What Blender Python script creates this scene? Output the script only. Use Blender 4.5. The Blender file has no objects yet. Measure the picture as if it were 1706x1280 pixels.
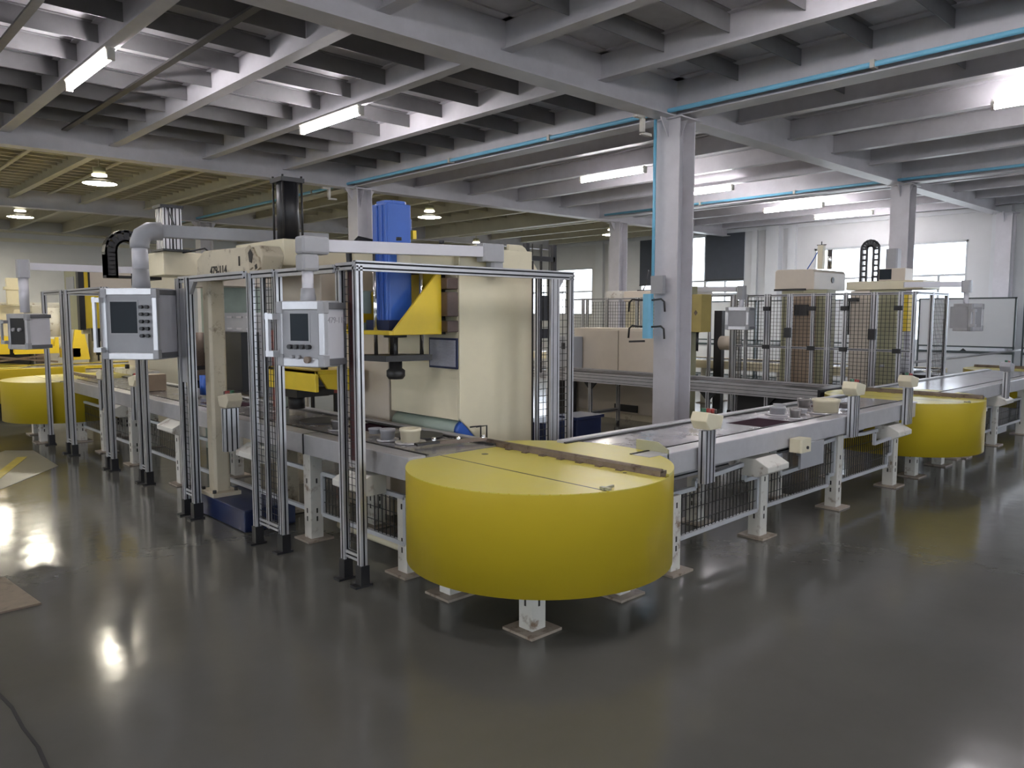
import bpy, bmesh, math, random
from mathutils import Matrix, Vector
random.seed(4)
S = bpy.context.scene
COL = S.collection
R = math.radians
# ------------------------------------------------------------------ camera
cd = bpy.data.cameras.new('camera'); cam = bpy.data.objects.new('camera', cd); COL.objects.link(cam)
cd.sensor_width = 36; cd.lens = 36*1295/1706; cd.clip_end = 200; cd.clip_start = .05
cam.location = (0, 0, 1.65); cam.rotation_euler = (R(90-5.18), 0, R(-43.26))
S.camera = cam
# ------------------------------------------------------------------ sky, exposure
w = bpy.data.worlds.new('sky'); S.world = w; w.use_nodes = True
wn = w.node_tree; bg = wn.nodes['Background']
tc = wn.nodes.new('ShaderNodeTexCoord'); ns = wn.nodes.new('ShaderNodeTexNoise'); ns.inputs['Scale'].default_value = 2.2; ns.inputs['Detail'].default_value = 5
cr = wn.nodes.new('ShaderNodeValToRGB'); cr.color_ramp.elements[0].position = .38; cr.color_ramp.elements[0].color = (.66, .76, .92, 1)
cr.color_ramp.elements[1].position = .6; cr.color_ramp.elements[1].color = (.97, .97, 1, 1)
wn.links.new(tc.outputs['Generated'], ns.inputs['Vector']); wn.links.new(ns.outputs['Fac'], cr.inputs['Fac']); wn.links.new(cr.outputs['Color'], bg.inputs['Color'])
bg.inputs['Strength'].default_value = 4.0
S.view_settings.view_transform = 'Standard'; S.view_settings.look = 'None'; S.view_settings.gamma = 1
S.view_settings.use_curve_mapping = False; S.view_settings.exposure = 1.35
TUBE = 42.0; BELL = 70.0

# ------------------------------------------------------------------ materials
def mat(name, col, rough=.5, metal=0, noise=0, scale=6, bump=0, bscale=40, emit=0, spec=.5, dirt=None, stretch=None, rvar=0):
    m = bpy.data.materials.new(name); m.use_nodes = True; nt = m.node_tree; b = nt.nodes['Principled BSDF']
    b.inputs['Base Color'].default_value = (*col, 1); b.inputs['Roughness'].default_value = rough; b.inputs['Metallic'].default_value = metal
    b.inputs['Specular IOR Level'].default_value = spec
    if emit:
        b.inputs['Emission Color'].default_value = (*col, 1); b.inputs['Emission Strength'].default_value = emit
    if noise or bump or dirt or rvar:
        t = nt.nodes.new('ShaderNodeTexCoord'); vec = t.outputs['Object']
        if stretch:
            mp = nt.nodes.new('ShaderNodeMapping'); mp.inputs['Scale'].default_value = stretch; nt.links.new(vec, mp.inputs['Vector']); vec = mp.outputs['Vector']
    if noise or dirt or rvar:
        n = nt.nodes.new('ShaderNodeTexNoise'); n.inputs['Scale'].default_value = scale; n.inputs['Detail'].default_value = 6; n.inputs['Roughness'].default_value = .65
        nt.links.new(vec, n.inputs['Vector'])
    if noise or dirt:
        r = nt.nodes.new('ShaderNodeValToRGB'); e = r.color_ramp.elements
        lo = dirt if dirt else tuple(c*(1-noise) for c in col)
        hi = tuple(min(1, c*(1+noise)) for c in col)
        e[0].position = .3 if dirt else .25; e[0].color = (*lo, 1)
        if dirt:
            k = e.new(.43); k.color = (*col, 1)
        e[-1].position = .75; e[-1].color = (*hi, 1)
        nt.links.new(n.outputs['Fac'], r.inputs['Fac']); nt.links.new(r.outputs['Color'], b.inputs['Base Color'])
    if rvar:
        mr = nt.nodes.new('ShaderNodeMapRange'); mr.inputs['From Min'].default_value = .1; mr.inputs['From Max'].default_value = .9; mr.interpolation_type = 'SMOOTHSTEP'
        mr.inputs['To Min'].default_value = max(.02, rough-rvar); mr.inputs['To Max'].default_value = rough+rvar
        nt.links.new(n.outputs['Fac'], mr.inputs['Value']); nt.links.new(mr.outputs['Result'], b.inputs['Roughness'])
    if bump:
        n2 = nt.nodes.new('ShaderNodeTexNoise'); n2.inputs['Scale'].default_value = bscale; n2.inputs['Detail'].default_value = 3
        nt.links.new(vec, n2.inputs['Vector']); bp = nt.nodes.new('ShaderNodeBump'); bp.inputs['Strength'].default_value = bump; bp.inputs['Distance'].default_value = .02
        nt.links.new(n2.outputs['Fac'], bp.inputs['Height']); nt.links.new(bp.outputs['Normal'], b.inputs['Normal'])
    return m
M = {}
M['floor'] = mat('epoxy floor', (.096, .094, .083), .135, noise=.14, scale=.6, bump=.08, bscale=5, spec=.38, rvar=.03)
M['crack'] = mat('crack filler', (.01, .01, .01), .8)
M['patch'] = mat('pale floor paint', (.22, .21, .17), .35, noise=.15, scale=3)
M['lineyel'] = mat('line paint', (.45, .36, .06), .5, noise=.2, scale=8)
M['deck'] = mat('galvanised deck', (.50, .49, .50), .42, metal=.25, noise=.25, scale=2.2, rvar=.08)
M['steel'] = mat('grey steel paint', (.55, .535, .56), .42, noise=.12, scale=2.5)
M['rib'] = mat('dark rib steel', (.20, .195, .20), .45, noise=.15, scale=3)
M['deckw'] = mat('cream deck paint', (.46, .43, .33), .55, noise=.12, scale=2.5)
M['steelw'] = mat('cream steel paint', (.55, .52, .41), .5, noise=.1, scale=2.5)
M['wall'] = mat('sandwich wall panel', (.53, .53, .53), .5, noise=.05, scale=1.5)
M['wallw'] = mat('pilaster cladding', (.55, .56, .57), .45, noise=.05, scale=2)
M['alu'] = mat('anodised aluminium', (.50, .50, .515), .34, metal=.55, noise=.08, scale=12)
M['railg'] = mat('dimmed grey rail', (.36, .35, .35), .4, metal=.2, noise=.14, scale=6)  # left conveyor's weaker light is put into this darker grey
M['wellm'] = mat('dark maroon well', (.03, .010, .018), .85, spec=.08)
M['aluL'] = mat('pale aluminium rail', (.50, .49, .50), .36, metal=.3, noise=.1, scale=7)
M['slot'] = mat('profile slot', (.012, .012, .014), .6)
M['black'] = mat('black plastic', (.014, .014, .016), .42)
M['dark'] = mat('dark machined steel', (.028, .026, .025), .45, metal=.2, noise=.3, scale=12)
M['wire'] = mat('black wire', (.018, .017, .017), .5)
M['frame'] = mat('white frame paint', (.58, .56, .50), .45, dirt=(.20, .13, .08), noise=.06, scale=9)
M['framec'] = mat('pale grey frame', (.44, .45, .46), .4, noise=.08, scale=6)
M['cream'] = mat('cream machine enamel', (.66, .60, .43), .38, noise=.06, scale=3)
M['creamd'] = mat('worn cream enamel', (.52, .46, .34), .45, dirt=(.16, .11, .07), noise=.1, scale=7)
M['creamp'] = mat('pinkish cream enamel', (.56, .49, .40), .42, noise=.06, scale=3)
M['creamr'] = mat('rust eaten cream', (.42, .36, .26), .55, dirt=(.04, .03, .02), noise=.2, scale=16)
M['yel'] = mat('yellow sheet paint', (.50, .372, .016), .42, noise=.04, scale=2.5, rvar=.05)
M['yelt'] = mat('yellow top paint', (.55, .475, .085), .35, noise=.05, scale=4, rvar=.06)
M['yelb'] = mat('bright yellow paint', (.72, .52, .03), .4, noise=.06, scale=6)
M['gold'] = mat('dull gold paint', (.42, .33, .10), .45, noise=.1, scale=4)
M['rust'] = mat('worn brown steel', (.16, .12, .09), .45, metal=.3, dirt=(.07, .04, .025), noise=.3, scale=12)
M['rustl'] = mat('rusty foot plate', (.30, .25, .20), .5, dirt=(.12, .07, .04), noise=.2, scale=14)
M['table'] = mat('ground steel table', (.30, .285, .28), .24, metal=.55, noise=.3, scale=5, rvar=.1)
M['tablew'] = mat('pale steel table', (.52, .50, .51), .2, metal=.45, noise=.15, scale=4, rvar=.06)
M['blue'] = mat('blue enamel', (.03, .105, .42), .35, noise=.1, scale=5)
M['blued'] = mat('dark blue paint', (.008, .016, .06), .35, noise=.2, scale=5)
M['pipe'] = mat('light blue pipe', (.20, .52, .72), .4, noise=.08, scale=5)
M['panelg'] = mat('grey panel face', (.30, .30, .31), .4, noise=.06, scale=10)
M['boxd'] = mat('dark grey casting', (.12, .12, .125), .45)
M['box'] = mat('pale grey box', (.58, .57, .60), .35, noise=.04, scale=4)
M['boxg'] = mat('mid grey casting', (.33, .33, .34), .45, noise=.06, scale=8)
M['screen'] = mat('dark screen', (.012, .018, .024), .38, spec=.15)
M['chrome'] = mat('chrome rod', (.8, .8, .8), .12, metal=1)
M['grn'] = mat('faded green enamel', (.30, .36, .30), .45, noise=.1, scale=6)
M['paper'] = mat('grey printed sheet', (.33, .34, .40), .3, noise=.15, scale=30, stretch=(1, 1, 3))
M['board'] = mat('partition sheet', (.60, .63, .66), .3, noise=.03, scale=2)
M['boardf'] = mat('dark green grey frame', (.05, .07, .075), .45)
M['blind'] = mat('dark roller blind', (.055, .062, .078), .7, noise=.08, scale=6)
M['red'] = mat('red button', (.22, .02, .015), .35)
M['green'] = mat('green button', (.02, .08, .04), .35)
M['maroon'] = mat('dark maroon strip', (.06, .012, .012), .5)
M['redb'] = mat('red brown box', (.28, .06, .04), .5, noise=.2, scale=8)
M['ink'] = mat('marker ink', (.03, .025, .02), .7)
M['pencil'] = mat('faded ink', (.36, .35, .38), .7)
M['olive'] = mat('olive enamel', (.33, .32, .20), .45, noise=.08, scale=4)
M['brown'] = mat('brown enamel', (.30, .22, .15), .5, noise=.15, scale=4)
M['brownd'] = mat('oily brown steel', (.085, .055, .045), .5, noise=.3, scale=14)
M['concrete'] = mat('outside ground', (.4, .4, .38), .9, noise=.1, scale=1)
M['tube'] = mat('tube light', (1, .96, 1), .5, emit=TUBE)
M['glow'] = mat('reflected lamp glow', (1, .93, .8), .5, emit=3)  # emissive stand-in for lamp light reflected above the shade
M['bulb'] = mat('warm lamp', (1, .93, .76), .5, emit=BELL)
def glassmat():
    m = bpy.data.materials.new('window glass'); m.use_nodes = True; nt = m.node_tree; nt.nodes.clear()
    o = nt.nodes.new('ShaderNodeOutputMaterial'); mx = nt.nodes.new('ShaderNodeMixShader'); t = nt.nodes.new('ShaderNodeBsdfTransparent'); g = nt.nodes.new('ShaderNodeBsdfGlossy')
    g.inputs['Roughness'].default_value = .03; mx.inputs[0].default_value = .06; t.inputs[0].default_value = (.93, .95, .96, 1)
    nt.links.new(t.outputs[0], mx.inputs[1]); nt.links.new(g.outputs[0], mx.inputs[2]); nt.links.new(mx.outputs[0], o.inputs[0]); return m
M['glass'] = glassmat()

# ------------------------------------------------------------------ mesh helpers (all coordinates are metres in the building)
class MB:
    def __init__(s): s.v = []; s.f = []; s.mi = []; s.sm = []
    def add(s, vs, fs, mi=0, smooth=False):
        o = len(s.v); s.v += [tuple(v) for v in vs]
        for i, f in enumerate(fs):
            s.f.append(tuple(o+k for k in f)); s.mi.append(mi[i] if isinstance(mi, list) else mi); s.sm.append(smooth[i] if isinstance(smooth, list) else smooth)
        return s
    def box(s, x0, x1, y0, y1, z0, z1, mi=0):
        x0, x1 = min(x0, x1), max(x0, x1); y0, y1 = min(y0, y1), max(y0, y1); z0, z1 = min(z0, z1), max(z0, z1)
        v = [(x0, y0, z0), (x1, y0, z0), (x1, y1, z0), (x0, y1, z0), (x0, y0, z1), (x1, y0, z1), (x1, y1, z1), (x0, y1, z1)]
        return s.add(v, [(0, 3, 2, 1), (4, 5, 6, 7), (0, 1, 5, 4), (1, 2, 6, 5), (2, 3, 7, 6), (3, 0, 4, 7)], mi)
    def cbox(s, c, d, mi=0, rz=0, bev=0):                       # centred box, optional turn about z and chamfered vertical edges
        hx, hy, hz = d[0]/2, d[1]/2, d[2]/2; ca, sa = math.cos(rz), math.sin(rz); b = bev
        p = [(-hx+b, -hy), (hx-b, -hy), (hx, -hy+b), (hx, hy-b), (hx-b, hy), (-hx+b, hy), (-hx, hy-b), (-hx, -hy+b)] if b else [(-hx, -hy), (hx, -hy), (hx, hy), (-hx, hy)]
        p = [(c[0]+x*ca-y*sa, c[1]+x*sa+y*ca) for x, y in p]
        return s.prism(p, c[2]-hz, c[2]+hz, 'z', mi)
    def prism(s, p, a, b, ax='z', mi=0, smooth=False):          # polygon p swept along axis ax from a to b
        area = sum(p[i][0]*p[(i+1) % len(p)][1]-p[(i+1) % len(p)][0]*p[i][1] for i in range(len(p)))
        if area < 0: p = p[::-1]
        if a > b: a, b = b, a
        f3 = {'z': lambda q, t: (q[0], q[1], t), 'x': lambda q, t: (t, q[0], q[1]), 'y': lambda q, t: (q[0], t, q[1])}[ax]
        n = len(p); v = [f3(q, a) for q in p]+[f3(q, b) for q in p]
        fs = [tuple(range(n))[::-1], tuple(range(n, 2*n))]+[(i, (i+1) % n, n+(i+1) % n, n+i) for i in range(n)]
        if ax == 'y': fs = [f[::-1] for f in fs]
        return s.add(v, fs, mi, [False, False]+[smooth]*n)
    def cyl(s, c, r, a, b, ax='z', n=24, mi=0, r2=None):
        f3 = {'z': lambda x, y, t: (c[0]+x, c[1]+y, t), 'x': lambda x, y, t: (t, c[0]+x, c[1]+y), 'y': lambda x, y, t: (c[0]+y, t, c[1]+x)}[ax]
        r2 = r if r2 is None else r2
        v = [f3(r*math.cos(6.28318*i/n), r*math.sin(6.28318*i/n), a) for i in range(n)]+[f3(r2*math.cos(6.28318*i/n), r2*math.sin(6.28318*i/n), b) for i in range(n)]
        fs = [tuple(range(n))[::-1], tuple(range(n, 2*n))]+[(i, (i+1) % n, n+(i+1) % n, n+i) for i in range(n)]
        if a > b: fs = [f[::-1] for f in fs]
        return s.add(v, fs, mi, [False, False]+[True]*n)
    def lathe(s, c, prof, n=32, mi=0):
        v = []; fs = []
        for r, z in prof: v += [(c[0]+r*math.cos(6.28318*i/n), c[1]+r*math.sin(6.28318*i/n), z) for i in range(n)]
        for k in range(len(prof)-1):
            for i in range(n): j = (i+1) % n; fs.append((k*n+i, k*n+j, (k+1)*n+j, (k+1)*n+i))
        return s.add(v, fs, mi, True)
    def bar(s, p, q, wd=.01, ht=None, mi=0):                    # square bar between any two points
        p, q = Vector(p), Vector(q); d = (q-p).normalized(); up = Vector((0, 0, 1)) if abs(d.z) < .95 else Vector((1, 0, 0))
        a = d.cross(up).normalized(); b = a.cross(d).normalized(); ht = ht or wd; a *= wd/2; b *= ht/2
        v = [p-a-b, p+a-b, p+a+b, p-a+b, q-a-b, q+a-b, q+a+b, q-a+b]
        return s.add(v, [(0, 1, 2, 3), (7, 6, 5, 4), (1, 0, 4, 5), (2, 1, 5, 6), (3, 2, 6, 7), (0, 3, 7, 4)], mi)
    def tube(s, pts, r, n=10, mi=0):                            # round tube through points
        pts = [Vector(p) for p in pts]; rings = []; prev = None
        for i, p in enumerate(pts):
            d = (pts[min(i+1, len(pts)-1)]-pts[max(i-1, 0)]).normalized()
            if prev is None: prev = Vector((0, 0, 1)) if abs(d.z) < .9 else Vector((1, 0, 0))
            a = (prev-d*prev.dot(d)).normalized(); b = d.cross(a); prev = a
            rings.append([p+a*r*math.cos(6.28318*k/n)+b*r*math.sin(6.28318*k/n) for k in range(n)])
        v = [x for g in rings for x in g]; m = len(rings)
        fs = [tuple(range(n))[::-1], tuple(range((m-1)*n, m*n))]; sm = [False, False]
        for k in range(m-1):
            for i in range(n): fs.append((k*n+i, k*n+(i+1) % n, (k+1)*n+(i+1) % n, (k+1)*n+i)); sm.append(True)
        return s.add(v, fs, mi, sm)
    def prof(s, ax, a, b, c, w, d, g=.011, gd=.009):            # slotted aluminium profile: axis, ends, centre of the section, section size; slots use material 1
        def face(n_, L):
            k = max(1, round(L/.04)); return [L*((i+.5)/k-.5) for i in range(k)]
        pts = []; hw, hd = w/2, d/2
        def side(L, other, tr):
            out = [(tr(-L/2, other), 0)]
            for m in face(0, L): out += [(tr(m-g/2, other), 1), (tr(m-g/2, other-gd), 1), (tr(m+g/2, other-gd), 1), (tr(m+g/2, other), 0)]
            return out
        pts += side(w, hd, lambda t, o: (t, -o)); pts += side(d, hw, lambda t, o: (o, t)); pts += side(w, hd, lambda t, o: (-t, o)); pts += side(d, hw, lambda t, o: (-o, -t))
        P = [(c[0]+p[0][0], c[1]+p[0][1]) for p in pts]; k = [p[1] for p in pts]; n = len(P)
        f3 = {'z': lambda q, t: (q[0], q[1], t), 'x': lambda q, t: (t, q[0], q[1]), 'y': lambda q, t: (q[0], t, q[1])}[ax]
        v = [f3(q, a) for q in P]+[f3(q, b) for q in P]
        fs = [tuple(range(n))[::-1], tuple(range(n, 2*n))]+[(i, (i+1) % n, n+(i+1) % n, n+i) for i in range(n)]
        if ax == 'y': fs = [f[::-1] for f in fs]
        return s.add(v, fs, [0, 0]+k)
    def mesh(s, ax, a0, a1, c, z0, z1, st=.05, wr=.0035, mi=0):  # wire mesh in a vertical plane (ax = running axis, c = the other coordinate)
        n = max(1, round((a1-a0)/st)); m = max(1, round((z1-z0)/st))
        for i in range(n+1):
            t = a0+(a1-a0)*i/n
            s.box(*((t-wr/2, t+wr/2, c-wr/2, c+wr/2) if ax == 'x' else (c-wr/2, c+wr/2, t-wr/2, t+wr/2)), z0, z1, mi)
        for i in range(m+1):
            z = z0+(z1-z0)*i/m
            s.box(*((a0, a1, c-wr/2+.001, c+wr/2+.001) if ax == 'x' else (c-wr/2+.001, c+wr/2+.001, a0, a1)), z-wr/2, z+wr/2, mi)
        return s

def origin(p):
    o = Vector((0, 0, 0))
    while p is not None: o += p.location; p = p.parent
    return o
def part(name, mb, m, parent=None, label=None, bev=0, kind=None):
    off = origin(parent); me = bpy.data.meshes.new(name)
    me.from_pydata([tuple(Vector(v)-off) for v in mb.v], [], mb.f)
    for k in (m if isinstance(m, (list, tuple)) else [m]): me.materials.append(M[k])
    for i, p in enumerate(me.polygons): p.material_index = mb.mi[i]; p.use_smooth = mb.sm[i]
    me.update(); o = bpy.data.objects.new(name, me); COL.objects.link(o); o.parent = parent
    if label: o['label'] = label
    if kind: o['kind'] = kind
    if bev:
        b = o.modifiers.new('bevel', 'BEVEL'); b.width = bev; b.segments = 2; b.limit_method = 'ANGLE'; b.angle_limit = R(40)
    return o
def thing(name, label, cat, loc, group=None):
    o = bpy.data.objects.new(name, None); COL.objects.link(o); o.location = loc; o.empty_display_size = .1
    o['label'] = label; o['category'] = cat
    if group: o['group'] = group
    return o
def solo(name, mb, m, label, cat, group=None, bev=0):
    o = part(name, mb, m, None, bev=bev); o['label'] = label; o['category'] = cat
    if group: o['group'] = group
    return o
def struct(name, mb=None, m=None, parent=None):
    if mb is None:
        o = bpy.data.objects.new(name, None); COL.objects.link(o)
    else: o = part(name, mb, m, parent)
    if parent is None: o['kind'] = 'structure'
    return o
def text(name, body, size, origin_pt, xdir, m, parent, label=None, squash=1):
    cu = bpy.data.curves.new('t', 'FONT'); cu.body = body; cu.size = size; cu.extrude = .0008; cu.offset = .0022 if size > .06 else 0
    t = bpy.data.objects.new('t', cu); COL.objects.link(t); bpy.context.view_layer.update()
    me = bpy.data.meshes.new_from_object(t.evaluated_get(bpy.context.evaluated_depsgraph_get())); bpy.data.objects.remove(t)
    x = Vector(xdir).normalized(); z = Vector((0, 0, 1)); n = x.cross(z)
    mt = Matrix((x*squash, z, n)).transposed().to_4x4(); mt.translation = Vector(origin_pt)-origin(parent); me.transform(mt)
    me.materials.clear(); me.materials.append(M[m]); o = bpy.data.objects.new(name, me); COL.objects.link(o); o.parent = parent
    if label: o['label'] = label
    return o
ZD = 4.22      # deck
ZG = 3.78      # underside of girders
XW, YW = 19.3, 25.3
XB, YB = -9.0, -8.0

# ------------------------------------------------------------------ the setting
fl = struct('floor', MB().box(XB-.3, XW+.3, YB-.3, YW+.3, -.2, 0), 'floor')
ck = MB(); pts = [(.60, 4.35), (.607, 4.1), (.598, 3.9), (.615, 3.72), (.612, 3.5), (.622, 3.3), (.612, 3.1), (.618, 2.8), (.61, 2.4)]
for p, q in zip(pts, pts[1:]): ck.bar((*p, .001), (*q, .001), .012+.006*random.random(), .003)
struct('crack', ck, 'crack', fl)
pm = MB(); pm.prism([(.9, 9.45), (1.9, 10.95), (2.15, 10.72), (2.12, 9.45), (1.45, 8.57), (.2, 8.4)], .0005, .003)
struct('pale_patch', pm, 'patch', fl)
lm = MB(); lm.bar((1.15, 8.3, .004), (1.95, 10.3, .004), .1, .004); struct('painted_line', lm, 'lineyel', fl)
# ceiling: deck, girders, joists
ceil = struct('ceiling')
GY = [-1.4, 5.2, 11.8, 18.4]; YM = 11.8
struct('deck', MB().box(XB-.3, XW+.3, YB-.3, YM, ZD, ZD+.12), 'deck', ceil)
struct('deck', MB().box(XB-.3, XW+.3, YM, YW+.3, ZD, ZD+.12), 'deckw', ceil)
def ibeam(ax, a, b, c, z0, z1, w, t=.014, tw=.01, mb=None):
    mb = mb or MB()
    if ax == 'x': mb.box(a, b, c-w/2, c+w/2, z0, z0+t); mb.box(a, b, c-w/2, c+w/2, z1-t, z1); mb.box(a, b, c-tw/2, c+tw/2, z0+t, z1-t)
    else: mb.box(c-w/2, c+w/2, a, b, z0, z0+t); mb.box(c-w/2, c+w/2, a, b, z1-t, z1); mb.box(c-tw/2, c+tw/2, a, b, z0+t, z1-t)
    return mb
for y in GY: part('girder', ibeam('x', XB, XW, y, ZG, ZD, .24), 'steel', ceil)
JX = [7.4+1.29*k for k in range(-12, 10)]
for i, x in enumerate(JX):
    main = (i-12) % 5 == 0
    z = 3.80 if main else 3.95
    part('main_beam' if main else 'joist', ibeam('y', YB, YM, x, z, ZD, .24 if main else .13), 'steel', ceil)
    part('main_beam' if main else 'joist', ibeam('y', YM, YW, x, z, ZD, .24 if main else .11), 'steelw', ceil)
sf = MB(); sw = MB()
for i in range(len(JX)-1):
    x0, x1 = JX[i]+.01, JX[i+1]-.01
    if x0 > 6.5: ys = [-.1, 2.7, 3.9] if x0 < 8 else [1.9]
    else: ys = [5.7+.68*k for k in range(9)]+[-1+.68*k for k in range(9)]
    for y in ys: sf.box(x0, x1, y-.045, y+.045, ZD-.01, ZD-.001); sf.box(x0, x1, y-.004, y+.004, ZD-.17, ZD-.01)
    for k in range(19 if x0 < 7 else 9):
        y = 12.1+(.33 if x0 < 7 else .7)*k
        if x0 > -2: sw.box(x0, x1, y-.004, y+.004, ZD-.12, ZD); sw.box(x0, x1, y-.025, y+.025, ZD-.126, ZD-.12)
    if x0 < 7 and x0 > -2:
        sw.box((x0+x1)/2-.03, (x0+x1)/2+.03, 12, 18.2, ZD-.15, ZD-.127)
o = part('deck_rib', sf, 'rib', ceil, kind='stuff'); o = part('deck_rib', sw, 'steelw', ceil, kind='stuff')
cn = MB()
for x in (2.88, 1.6): cn.box(x-.035, x+.035, 5.4, 11.6, ZD-.19, ZD-.17)
part('conduit', cn, 'dark', ceil)
# walls with openings: list of (y0,y1,z0,z1)
def wall_open(name, ax, c0, c1, a0, a1, holes, m='wall', z1=ZD+.1):
    mb = MB(); cuts = sorted({a0, a1, *[h[0] for h in holes], *[h[1] for h in holes]})
    for p, q in zip(cuts, cuts[1:]):
        hs = sorted([(h[2], h[3]) for h in holes if h[0] <= p+1e-6 and h[1] >= q-1e-6]); z = 0
        for s_, e in hs+[(z1, z1)]:
            if s_ > z+1e-6: mb.box(*((c0, c1, p, q) if ax == 'y' else (p, q, c0, c1)), z, s_)
            z = e
    return struct(name, mb, m)
H1 = (5.76, 9.29, 1.0, 3.29); H2 = (11.24, 14.8, 1.0, 3.86); H3 = (16.7, 21.5, 1.6, 3.14); H0 = (.5, 3.6, 1.0, 3.29)
wall_open('wall_right', 'y', XW, XW+.2, YB, YW, [H0, H1, H2, H3])
wall_open('wall_far', 'x', YW, YW+.2, XB, XW, [])
HB = [(-6, -2.5, 1, 3.2), (1, 4.5, 1, 3.2), (7, 11, 1, 3.2)]
wall_open('wall_near', 'x', YB-.2, YB, XB, XW, HB)
wall_open('wall_left', 'y', XB-.2, XB, YB, YW, [(-5, -1.5, 1, 3.2), (1, 5, 1, 3.2), (8, 12, 1, 3.2)])
wn_ = 0
def window(ax, c, a0, a1, z0, z1, vm, hm, fw=.05, m='framec'):
    global wn_; wn_ += 1
    root = struct('window_%d' % wn_); root.location = (0, 0, 0)
    def bx(mb, p, q, s_, e, d=.04): return mb.box(*((c-d, c+d, p, q) if ax == 'y' else (p, q, c-d, c+d)), s_, e)
    f = MB(); bx(f, a0, a1, z0, z0+fw); bx(f, a0, a1, z1-fw, z1); bx(f, a0, a0+fw, z0, z1); bx(f, a1-fw, a1, z0, z1)
    for v in vm: bx(f, v[0]-v[1]/2, v[0]+v[1]/2, *(v[2:] or (z0, z1)), d=.035)
    for h in hm: bx(f, a0, a1, h-fw/2, h+fw/2, d=.03)
    part('window_frame', f, m, root); g = MB(); bx(g, a0+fw/2, a1-fw/2, z0+fw/2, z1-fw/2, d=.004); part('pane', g, 'glass', root)
window('y', XW+.06, *H1, [(8.1, .11), (6.96, .05), (7.6, .04, 1.0, 2.5), (6.35, .05, 1.0, 2.5)], [2.52, 1.95])
window('y', XW+.06, *H2, [(12.5, .08), (13.0, .07), (11.86, .04, 1.0, 2.57), (13.9, .04)], [2.57, 2.2, 1.95])
window('y', XW+.06, *H3, [(18.35, .08), (20.0, .06)], [2.37])
window('y', XW+.06, *H0, [(1.5, .06), (2.6, .06)], [2.52])
for h in HB: window('x', YB-.1, *h, [((h[0]+h[1])/2, .06)], [2.5])  # unseen windows, added to bring in daylight from behind the camera
for h in ((-5, -1.5, 1, 3.2), (1, 5, 1, 3.2), (8, 12, 1, 3.2)): window('y', XB-.1, *h, [((h[0]+h[1])/2, .06)], [2.5])  # also unseen, added for daylight from the left
gd = struct('ground_outside', MB().box(-60, 80, -60, 80, -.4, -.25), 'concrete')
# dark blinds in the far window
for i, (a, b, z, lb) in enumerate([(11.25, 12.46, 2.6, 'dark charcoal roller blind beside the pale pilaster, right of the bright gap'), (13.0, 14.78, 2.52, 'dark charcoal roller blind partly hidden behind the steel column, left of the bright gap')]):
    t = thing('roller_blind', lb, 'blind', (XW-.03, a, 0)); part('fabric', MB().box(XW-.035, XW-.025, a, b, z, 3.9), 'blind', t); part('bottom_bar', MB().box(XW-.05, XW-.02, a, b, z-.03, z), 'black', t)
# pilasters and trim on the window wall
n = 0
for (a, b, d) in [(10.15, 10.5, .25), (9.75, 9.95, .12), (10.85, 11.0, .08), (4.9, 5.25, .25), (3.7, 4.6, .05), (15.4, 15.9, .2), (16.2, 16.5, .1)]:
    n += 1; struct('trim_%d' % n, MB().box(XW-d, XW, a, b, 0, ZD-.3), 'wallw')
n += 1; struct('trim_%d' % n, MB().box(XW-.06, XW, YB, YW, 3.86, 3.95), 'wallw')
n += 1; struct('trim_%d' % n, MB().box(XB, XW, YW-.05, YW, 3.62, 3.72), 'steelw')
n += 1; struct('trim_%d' % n, MB().tube([(1, YW-.12, 3.9), (8.2, YW-.12, 3.9), (8.2, YW-.12, 3.75), (8.7, YW-.12, 3.75)], .04), 'steelw')

# ------------------------------------------------------------------ steel columns
def column(x, y, label, m='steel'):
    t = thing('steel_column', label, 'column', (x, y, 0), 'H-section steel columns')
    h = .15; mb = MB(); mb.box(x-h, x-h+.014, y-h, y+h, 0, ZG); mb.box(x+h-.014, x+h, y-h, y+h, 0, ZG); mb.box(x-h+.014, x+h-.014, y-.006, y+.006, 0, ZG)
    part('shaft', mb, m, t); part('base_plate', MB().box(x-.22, x+.22, y-.22, y+.22, 0, .025), 'rust', t)
    g = MB(); g.prism([(x-h, ZG), (x-h-.14, ZG), (x-h-.12, ZG-.04), (x-h, ZG-.2)], y-.006, y+.006, 'y'); g.prism([(x+h, ZG), (x+h+.14, ZG), (x+h+.12, ZG-.04), (x+h, ZG-.2)], y-.006, y+.006, 'y')
    g.prism([(y-.006, ZG), (y-.15, ZG), (y-.006, ZG-.3)], x-.006, x+.006, 'x'); g.box(x-.2, x+.2, y-.2, y+.2, ZG-.015, ZG)
    part('gusset', g, m, t)
column(7.4, 5.2, 'tall grey steel column in the middle of the hall, carrying blue pipe and valves')
column(13.85, 5.15, 'grey steel column rising behind the meshed machine with the black cable chain')
column(19.1, 5.0, 'grey steel column against the window wall at the far end')
column(7.45, 11.75, 'grey steel column directly behind the blue press motor')
column(14.55, 11.8, 'grey steel column standing above the small blue motor in the distance')
column(7.4, 18.4, 'cream steel column behind the press beam and twin chrome cylinders')
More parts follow.
